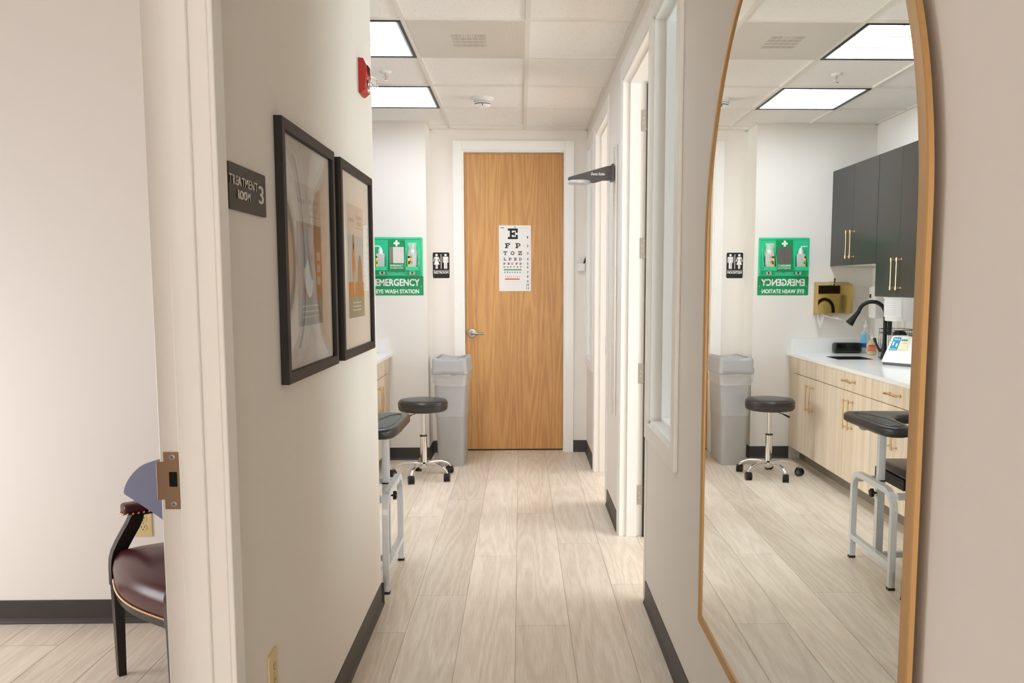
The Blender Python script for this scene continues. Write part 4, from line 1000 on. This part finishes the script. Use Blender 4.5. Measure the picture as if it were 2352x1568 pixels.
mb = MB(); mb.cyl((-0.01, 0.262, 0.05), (-0.01, 0.285, 0.052), 0.006, n=12); mb.sphere((-0.01, 0.293, 0.052), 0.008); mb.tube([(-0.01, 0.274, 0.05), (0.035, 0.268, 0.055)], 0.0015, 6); mb.build('lock_key', M_black, t)
t = thing('paper_towel', 'white paper towel sheets hanging out under the gold dispenser', 'paper towel', (-1.407, YA, 1.204), basis='back')
mb = MB(); vs = []; fs = []
low = [(0.128, -0.045), (0.118, -0.100), (0.094, -0.075), (0.072, -0.012), (0.02, -0.022), (-0.04, -0.036), (-0.095, -0.050)]
for i, (x, y) in enumerate(low):
    vs += [(x, 0.006, 0.050+0.01*(i % 2)), (x, y, 0.085+0.02*math.sin(i*1.7))]
for i in range(len(low)-1): fs.append((2*i, 2*i+1, 2*i+3, 2*i+2))
mb.put(vs, fs); ob = mb.build('sheet', M_paper, t); md = ob.modifiers.new('thick', 'SOLIDIFY'); md.thickness = 0.0012

# upper cabinets
UF = -1.392
def upper_cabinet(label, y0, y1, z0, hz0, hz1, hinge_far=False):
    t = thing('wall_cabinet', label, 'wall cabinet', (0, 0, 0), group='charcoal wall cabinets')
    mb = MB(); mb.box(XW+0.001, UF-0.02, y0+0.0008, y1-0.0008, z0+0.002, 2.366); mb.build('carcass', M_char, t)
    mb = MB(); mb.box(XW+0.02, UF-0.03, y0+0.018, y1-0.018, z0-0.0006, z0+0.002); mb.build('underside_panel', M_white, t, 'pale underside panel')
    ym = (y0+y1)/2; g = 0.0012
    for (a, b, s_) in ((y0, ym, 1), (ym, y1, -1)):
        mb = MB(); mb.box(UF-0.019, UF, a+g, b-g, z0, 2.368, bev=0.0006, seg=1); dn = mb.build('door', M_char, t)
        yh = (b-0.045) if s_ == 1 else (a+0.045)
        pull((UF, yh, hz0), (UF, yh, hz1), 0.033, dn)
upper_cabinet('shorter charcoal wall cabinet above the towel dispenser', 6.355, YA-0.0015, 1.603, 1.665, 1.855)
upper_cabinet('longer charcoal wall cabinet reaching down over the tub', 5.56, 6.352, 1.369, 1.43, 1.62)
upper_cabinet('charcoal wall cabinet at the partition end of the row, over the worktop', 4.765, 5.557, 1.369, 1.43, 1.62)

# ================================================================= STOOL
t = thing('rolling_stool', 'round black rolling stool on five chrome legs in front of the grey bin', 'stool', (-0.737, 6.638, 0))
mb = MB()
mb.lathe([(0.0, 0.508), (0.150, 0.508), (0.172, 0.512), (0.183, 0.524), (0.186, 0.545), (0.184, 0.562), (0.1855, 0.566), (0.183, 0.582), (0.170, 0.594), (0.12, 0.599), (0.0, 0.600)], 56)
seat = mb.build('seat', M_leath2, t)
mb = MB(); mb.lathe([(0.1860, 0.560), (0.1875, 0.564), (0.1860, 0.568)], 56, cap=False); mb.build('piping', M_leath, seat)
mb = MB(); mb.cyl((0, 0, 0.318), (0, 0, 0.500), 0.0145); mb.cyl((0, 0, 0.43), (0, 0, 0.434), 0.0155); mb.build('gas_piston', M_chrome, t)
mb = MB(); mb.box(-0.055, 0.055, -0.055, 0.055, 0.498, 0.5085, bev=0.003); mb.build('seat_plate', M_black, t)
mb = MB(); mb.lathe([(0.026, 0.10), (0.026, 0.315), (0.0, 0.316)], 28); mb.build('column_sleeve', M_chrome, t)
mb = MB(); mb.lathe([(0.0285, 0.316), (0.0285, 0.324), (0.02, 0.326), (0.0, 0.326)], 28); mb.build('sleeve_cap', M_black, t)
mb = MB(); mb.lathe([(0.018, 0.062), (0.034, 0.074), (0.042, 0.088), (0.042, 0.108), (0.030, 0.120), (0.0, 0.121)], 28); mb.build('hub', M_chrome, t)
mb = MB(); mb.cyl((-0.04, -0.02, 0.497), (-0.085, -0.075, 0.484), 0.003, n=8); mb.cyl((-0.080, -0.069, 0.486), (-0.118, -0.110, 0.468), 0.0045, 0.0085, n=12); mb.build('lever', M_black, t)
LR = 0.232
for k in range(5):
    a = math.radians(180-72*k); u = Vector((math.cos(a), math.sin(a), 0))
    mb = MB(); pth = [u*0.028+Vector((0, 0, 0.105)), u*0.09+Vector((0, 0, 0.112)), u*0.150+Vector((0, 0, 0.108)), u*0.195+Vector((0, 0, 0.092)), u*0.220+Vector((0, 0, 0.078)), u*LR+Vector((0, 0, 0.056))]
    mb.tube(pth, 0.01, 12, radii=[0.014, 0.0125, 0.0118, 0.0115, 0.0110, 0.0105], prof=None); lg = mb.build('leg', M_chrome, t)
    c_ = u*LR
    sw = a+(0.9, -0.7, 1.4, -1.0, 0.6)[k]; du = Vector((math.cos(sw), math.sin(sw), 0)); px = Vector((-du.y, du.x, 0)); ct = c_+du*0.010+Vector((0, 0, 0.0290))
    mb = MB(); mb.cyl(ct-px*0.009, ct+px*0.009, 0.025, n=24)
    mb.box(-0.018, 0.030, -0.014, 0.014, 0.034, 0.060, bev=0.007, M=Matrix.Translation(c_) @ Matrix.Rotation(sw, 4, 'Z'))
    cs = mb.build('caster', M_black, t)
    mb = MB()
    for s_ in (-1, 1): mb.cyl(ct+px*s_*0.009, ct+px*s_*0.022, 0.0290, n=24)
    for s_ in (-1, 1): mb.cyl(ct+px*s_*0.022, ct+px*s_*0.023, 0.016, n=20, mi=1)
    mb.build('wheel', [M_black, M_dgrey], cs)

# ================================================================= BIN
t = thing('trash_bin', 'tall slim grey plastic bin with a rocker lid left of the oak door', 'bin', (-0.558, 7.215, 0), rz=-0.05)
def rsect(w_, d_, z, r, n=4): return [(x, y, z) for x, y in rrect(w_, d_, r, n)]
def loft(mb, secs, mi=0, smooth=True, cap0=True, cap1=True):
    n = len(secs[0]); vs = [p for s_ in secs for p in s_]; fs = []
    for i in range(len(secs)-1):
        for k in range(n): fs.append((i*n+k, i*n+(k+1) % n, (i+1)*n+(k+1) % n, (i+1)*n+k))
    if cap0: fs.append(tuple(range(n))[::-1])
    if cap1: fs.append(tuple((len(secs)-1)*n+k for k in range(n)))
    mb.put(vs, fs, mi, None, smooth)
mb = MB()
loft(mb, [rsect(0.198, 0.36, 0.0, 0.03), rsect(0.205, 0.366, 0.006, 0.034), rsect(0.226, 0.386, 0.398, 0.036), rsect(0.2275, 0.3875, 0.400, 0.036), rsect(0.232, 0.392, 0.402, 0.037), rsect(0.252, 0.408, 0.745, 0.038)])
mb.build('bin_body', M_bin, t)
def lidsec(w_, d_, z, arch_, r=0.03, n=6):
    # front/back edges dip in the middle
    out = []
    for x, y in rrect(w_, d_, r, n):
        out.append((x, y, z+arch_*(1-min(1, (abs(x)/(w_/2))**2)) if abs(y) > d_/2-0.002 else z))
    return out
def lidring(w_, d_, zf, dip, r=0.03):
    out = []
    # dense rounded rectangle so the rim can wave
    n = 6; base_ = rrect(w_, d_, r, n); P = []
    for i in range(len(base_)):
        a, b_ = Vector(base_[i]), Vector(base_[(i+1) % len(base_)]); k = max(1, int((b_-a).length/0.02))
        for j in range(8 if (b_-a).length > 0.05 else 1):
            m_ = (8 if (b_-a).length > 0.05 else 1); P.append(a.lerp(b_, j/m_))
    for p_ in P:
        fx = max(0, 1-(p_.x/(w_/2-0.02))**2); fy = max(0, 1-(p_.y/(d_/2-0.02))**2)
        on_y = abs(abs(p_.y)-d_/2) < 0.001
        out.append((p_.x, p_.y, zf+(dip*fx if on_y else 0)))
    return out
mb = MB()
secs = [lidring(0.278, 0.430, 0.742, 0.006), lidring(0.288, 0.440, 0.748, 0.008), lidring(0.288, 0.440, 0.775, 0.006), lidring(0.276, 0.428, 0.800, 0.0), lidring(0.278, 0.428, 0.845, -0.006), lidring(0.270, 0.420, 0.866, -0.014), lidring(0.246, 0.396, 0.876, -0.016, 0.026), lidring(0.225, 0.372, 0.870, -0.016, 0.02), lidring(0.218, 0.364, 0.835, 0.0, 0.018)]
loft(mb, secs, cap0=True, cap1=True); lid = mb.build('lid_rim', M_bin, t)
# rocker flap, slightly open on the right
mb = MB(); vs = []
Rk = Matrix.Translation((0, 0, 0.852)) @ Matrix.Rotation(0.10, 4, 'Y')
mb.box(-0.105, 0.105, -0.178, 0.178, -0.004, 0.003, bev=0.002, M=Rk); mb.build('swing_flap', M_bin, t)
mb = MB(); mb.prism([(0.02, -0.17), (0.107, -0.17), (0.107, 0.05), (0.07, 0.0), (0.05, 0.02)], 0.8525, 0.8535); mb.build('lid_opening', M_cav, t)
bag = thing('bin_liner', 'clear plastic bag folded over the rim of the grey bin', 'bag', (-0.558, 7.215, 0), rz=-0.05)
mb = MB(); rnd = random.Random(11); secs = []
for z, gx in ((0.745, 0.020), (0.738, 0.030), (0.722, 0.026), (0.704, 0.018), (0.688, 0.022), (0.668, 0.010), (0.655, 0.014)):
    s_ = []
    for p_ in lidring(0.252+gx, 0.408+gx, z, 0):
        s_.append((p_[0]*(1+rnd.uniform(-0.012, 0.012)), p_[1]*(1+rnd.uniform(-0.008, 0.008)), p_[2]+rnd.uniform(-0.005, 0.005)))
    secs.append(s_)
loft(mb, secs, cap0=False, cap1=False); mb.build('bag_film', M_liner, bag)

# ================================================================= BLOOD DRAW CHAIR
t = thing('phlebotomy_chair', 'silver framed blood draw chair with a black padded armrest at the wall corner', 'chair', (0, 0, 0))
sq = [(1, 1), (-1, 1), (-1, -1), (1, -1)]
def sqtube(mb, pts_, h, up): mb.tube(pts_, h, prof=sq, smooth=False, up=up)
def archframe(x, y0, y1, zt_, r=0.085):
    p = [(x, y0, 0.012), (x, y0, zt_-r)]
    for k in range(1, 7): a = PI-PI/2*k/6; p.append((x, y0+r+r*math.cos(a), zt_-r+r*math.sin(a)))
    for k in range(0, 7): a = PI/2-PI/2*k/6; p.append((x, y1-r+r*math.cos(a), zt_-r+r*math.sin(a)))
    p.append((x, y1, 0.012)); return p
for x, lb in ((-0.637, 1), (-1.035, 0)):
    mb = MB(); sqtube(mb, archframe(x, 4.088, 4.602, 0.468), 0.0145, (1, 0, 0)); fr = mb.build('side_frame', M_alu, t)
    mb = MB(); mb.box(x-0.0135, x+0.0135, 4.104, 4.587, 0.105, 0.133); mb.build('rung', M_alu, fr)
    for y in (4.088, 4.602):
        mb = MB(); mb.box(x-0.016, x+0.016, y-0.016, y+0.016, 0.0, 0.013, bev=0.002); mb.build('foot_cap', M_black, fr)
mb = MB()
mb.box(-1.02, -0.652, 4.588, 4.616, 0.416, 0.444); mb.build('cross_bar', M_alu, t)
mb = MB(); mb.box(-1.02, -0.652, 4.075, 4.103, 0.470-0.03, 0.470-0.002); mb.build('cross_bar', M_alu, t)
mb = MB(); mb.box(-1.02, -0.66, 4.316, 4.344, 0.085, 0.113); mb.build('cross_bar', M_alu, t)
px_, py_ = -0.668, 4.335
mb = MB(); mb.box(px_-0.018, px_+0.018, py_-0.018, py_+0.018, 0.113, 0.475); mb.build('post_sleeve', M_alu, t)
mb = MB(); mb.box(px_-0.0195, px_+0.0195, py_-0.0195, py_+0.0195, 0.475, 0.482); mb.build('sleeve_collar', M_black, t)
mb = MB(); mb.box(px_-0.0165, px_+0.0165, py_-0.0165, py_+0.0165, 0.475, 0.732); mb.box(px_-0.03, px_+0.05, py_-0.03, py_+0.12, 0.722, 0.730); mb.build('armrest_post', M_alu, t)
mb = MB(); mb.cyl((px_+0.018, py_-0.002, 0.415), (px_+0.038, py_-0.002, 0.415), 0.005, n=10)
for k in range(5):
    a = 2*PI*k/5+0.3; mb.cyl((px_+0.034, py_-0.002+0.014*math.cos(a), 0.415+0.014*math.sin(a)), (px_+0.050, py_-0.002+0.014*math.cos(a), 0.415+0.014*math.sin(a)), 0.0085, n=12)
mb.cyl((px_+0.034, py_-0.002, 0.415), (px_+0.051, py_-0.002, 0.415), 0.014, n=16); mb.build('locking_knob', M_black, t)
# L shaped arm pad
padp = [(-0.618, 4.685), (-0.586, 4.655), (-0.580, 4.61), (-0.586, 4.23), (-0.598, 4.145), (-0.630, 4.108), (-0.678, 4.102), (-0.722, 4.124), (-0.740, 4.175), (-0.752, 4.36), (-0.775, 4.455), (-0.83, 4.51), (-0.90, 4.525), (-1.03, 4.53), (-1.065, 4.555), (-1.070, 4.62), (-1.055, 4.66), (-1.00, 4.68), (-0.75, 4.695)]
mb = MB(); mb.prism(padp, 0.731, 0.781, bev=0.017, seg=5, smooth=True); pad = mb.build('armrest_pad', M_leath, t)
dish = [(-0.622, 4.60), (-0.612, 4.5), (-0.618, 4.25), (-0.640, 4.165), (-0.675, 4.145), (-0.706, 4.172), (-0.716, 4.27), (-0.712, 4.42), (-0.680, 4.55), (-0.645, 4.61)]
mb = MB(); mb.tube([(x, y, 0.7812) for x, y in dish], 0.0028, 8, closed=True); mb.build('pad_groove_edge', M_leath2, pad)
mb = MB(); mb.cyl((-0.615, 4.44, 0.731), (-0.615, 4.44, 0.717), 0.016, n=16); mb.box(-0.66, -0.60, 4.40, 4.47, 0.722, 0.7305); mb.build('pad_bracket', M_satin, t)
mb = MB(); mb.box(-0.985, -0.745, 4.20, 4.575, 0.498, 0.545, bev=0.018, seg=4); mb.build('seat', M_leath, t)
mb = MB(); mb.box(-0.985, -0.745, 4.24, 4.60, 0.4445, 0.4975); mb.build('seat_board', M_black, t)

# ================================================================= TREATMENT ROOM: armchair and cushion
ca = math.atan2(-0.33, 0.38)
t = thing('armchair', 'burgundy leather armchair with brass nail trim and dark wooden legs', 'armchair', (-1.313, 3.016, 0), rz=-0.86)
# local: x to the viewer's right along the seat front, y to the back
HW = 0.286
def leg(x, y, tx, ty, top, w0=0.0185, w1=0.0135):
    mb = MB(); vs = [(x+a*w1, y+b*w1, 0) for a, b in sq]+[(tx+a*w0, ty+b*w0, top) for a, b in sq]
    mb.put(vs, [(3, 2, 1, 0), (4, 5, 6, 7), (0, 1, 5, 4), (1, 2, 6, 5), (2, 3, 7, 6), (3, 0, 4, 7)]); mb.build('leg', M_dwood, t)
for s_ in (-1, 1):
    leg(s_*HW, 0.0, s_*(HW), 0.0, 0.36); leg(s_*0.215, 0.49, s_*0.215, 0.44, 0.40)
mb = MB()
bow = [(-0.297, 0.03)]+[(-0.297+0.594*k/16, -0.006-0.052*math.sin(PI*k/16)) for k in range(0, 17)]+[(0.297, 0.03), (0.25, 0.46), (-0.25, 0.46)]
mb.prism(bow, 0.345, 0.380); mb.build('seat_rail', M_dwood, t)
secs = []
def bowsec(k, z):
    out = []
    for x, y in bow:
        cx_, cy_ = 0, 0.21; out.append((cx_+(x-cx_)*k, cy_+(y-cy_)*k, z))
    return out
mb = MB(); loft(mb, [bowsec(0.99, 0.366), bowsec(1.0, 0.376), bowsec(1.015, 0.42), bowsec(0.99, 0.452), bowsec(0.91, 0.478), bowsec(0.72, 0.497), bowsec(0.35, 0.507)]); st = mb.build('seat', M_bur, t)
mb = MB()
for k in range(0, 64):
    u = k/63; x = -0.297+0.594*u; y = -0.006-0.052*math.sin(PI*u); mb.sphere((x*1.006, 0.21+(y-0.21)*1.012, 0.376), 0.0044, n=6)
mb.build('nail_trim', M_brass, st)
for s_ in (-1, 1):
    mb = MB(); pa = [(s_*HW, 0.0, 0.35), (s_*HW, 0.0, 0.42), (s_*HW, 0.002, 0.445), (s_*HW, 0.009, 0.47), (s_*HW, 0.024, 0.50), (s_*HW, 0.045, 0.535), (s_*HW, 0.064, 0.565), (s_*HW, 0.076, 0.59), (s_*HW, 0.080, 0.607)]
    mb.tube(pa, 0.0175, prof=[(1, 1.3), (-1, 1.3), (-1, -1.3), (1, -1.3)], smooth=True, up=(1, 0, 0)); mb.build('arm_support', M_dwood, t)
    mb = MB(); mb.box(s_*HW-0.027, s_*HW+0.027, 0.055, 0.43, 0.600, 0.610, bev=0.003); mb.build('armrest', M_dwood, t)
    mb = MB(); mb.box(s_*HW-0.032, s_*HW+0.032, 0.030, 0.30, 0.606, 0.648, bev=0.014, seg=4); ar = mb.build('arm_pad', M_bur, t)
    mb = MB()
    for k in range(14):
        for q in (-1, 1): mb.sphere((s_*HW+q*0.0325, 0.040+k*0.0190, 0.612), 0.0045, n=6)
    mb.sphere((s_*HW-0.018, 0.0290, 0.612), 0.0045, n=6); mb.sphere((s_*HW, 0.0290, 0.612), 0.0045, n=6); mb.sphere((s_*HW+0.018, 0.0290, 0.612), 0.0045, n=6)
    mb.build('nail_trim', M_brass, ar)
    mb = MB(); mb.tube([(s_*0.215, 0.44, 0.38), (s_*0.220, 0.455, 0.6), (s_*0.210, 0.50, 0.86)], 0.018, prof=sq, smooth=False, up=(1, 0, 0)); mb.build('back_post', M_dwood, t)
mb = MB(); mb.box(-0.20, 0.20, -0.03, 0.03, 0.0, 0.36, bev=0.028, seg=5, M=Matrix.Translation((0, 0.452, 0.56)) @ Matrix.Rotation(-0.14, 4, 'X')); mb.build('backrest', M_bur, t)

# blue-grey cushion standing on the seat, leaning on the arm
t = thing('seat_cushion', 'blue-grey rounded cushion propped on the burgundy armchair', 'cushion', (-1.180, 3.075, 0.0), rz=-0.2)
out_ = [(-0.198, 0.721), (-0.207, 0.729), (-0.205, 0.745), (-0.192, 0.772), (-0.168, 0.802), (-0.136, 0.828), (-0.098, 0.844), (-0.050, 0.852), (0.0, 0.850), (0.05, 0.835), (0.09, 0.80), (0.12, 0.75), (0.13, 0.70), (0.12, 0.62), (0.09, 0.56), (0.05, 0.532), (0.02, 0.545), (-0.02, 0.600), (-0.06, 0.638), (-0.12, 0.676)]
mb = MB(); F_ = Matrix(((1, 0, 0, 0), (0, 0, 1, 0), (0, 1, 0, 0), (0, 0, 0, 1)))
sm = []
for i in range(len(out_)):
    p0, p1, p2, p3 = [Vector(out_[(i+q) % len(out_)]) for q in (-1, 0, 1, 2)]
    for k in range(4):
        u = k/4; sm.append(tuple(0.5*((2*p1)+(p2-p0)*u+(2*p0-5*p1+4*p2-p3)*u*u+(3*p1-p0-3*p2+p3)*u**3)))
mb.prism(sm, -0.035, 0.035, M=F_, bev=0.022, seg=5, smooth=True); mb.build('cushion_body', M_blue, t)
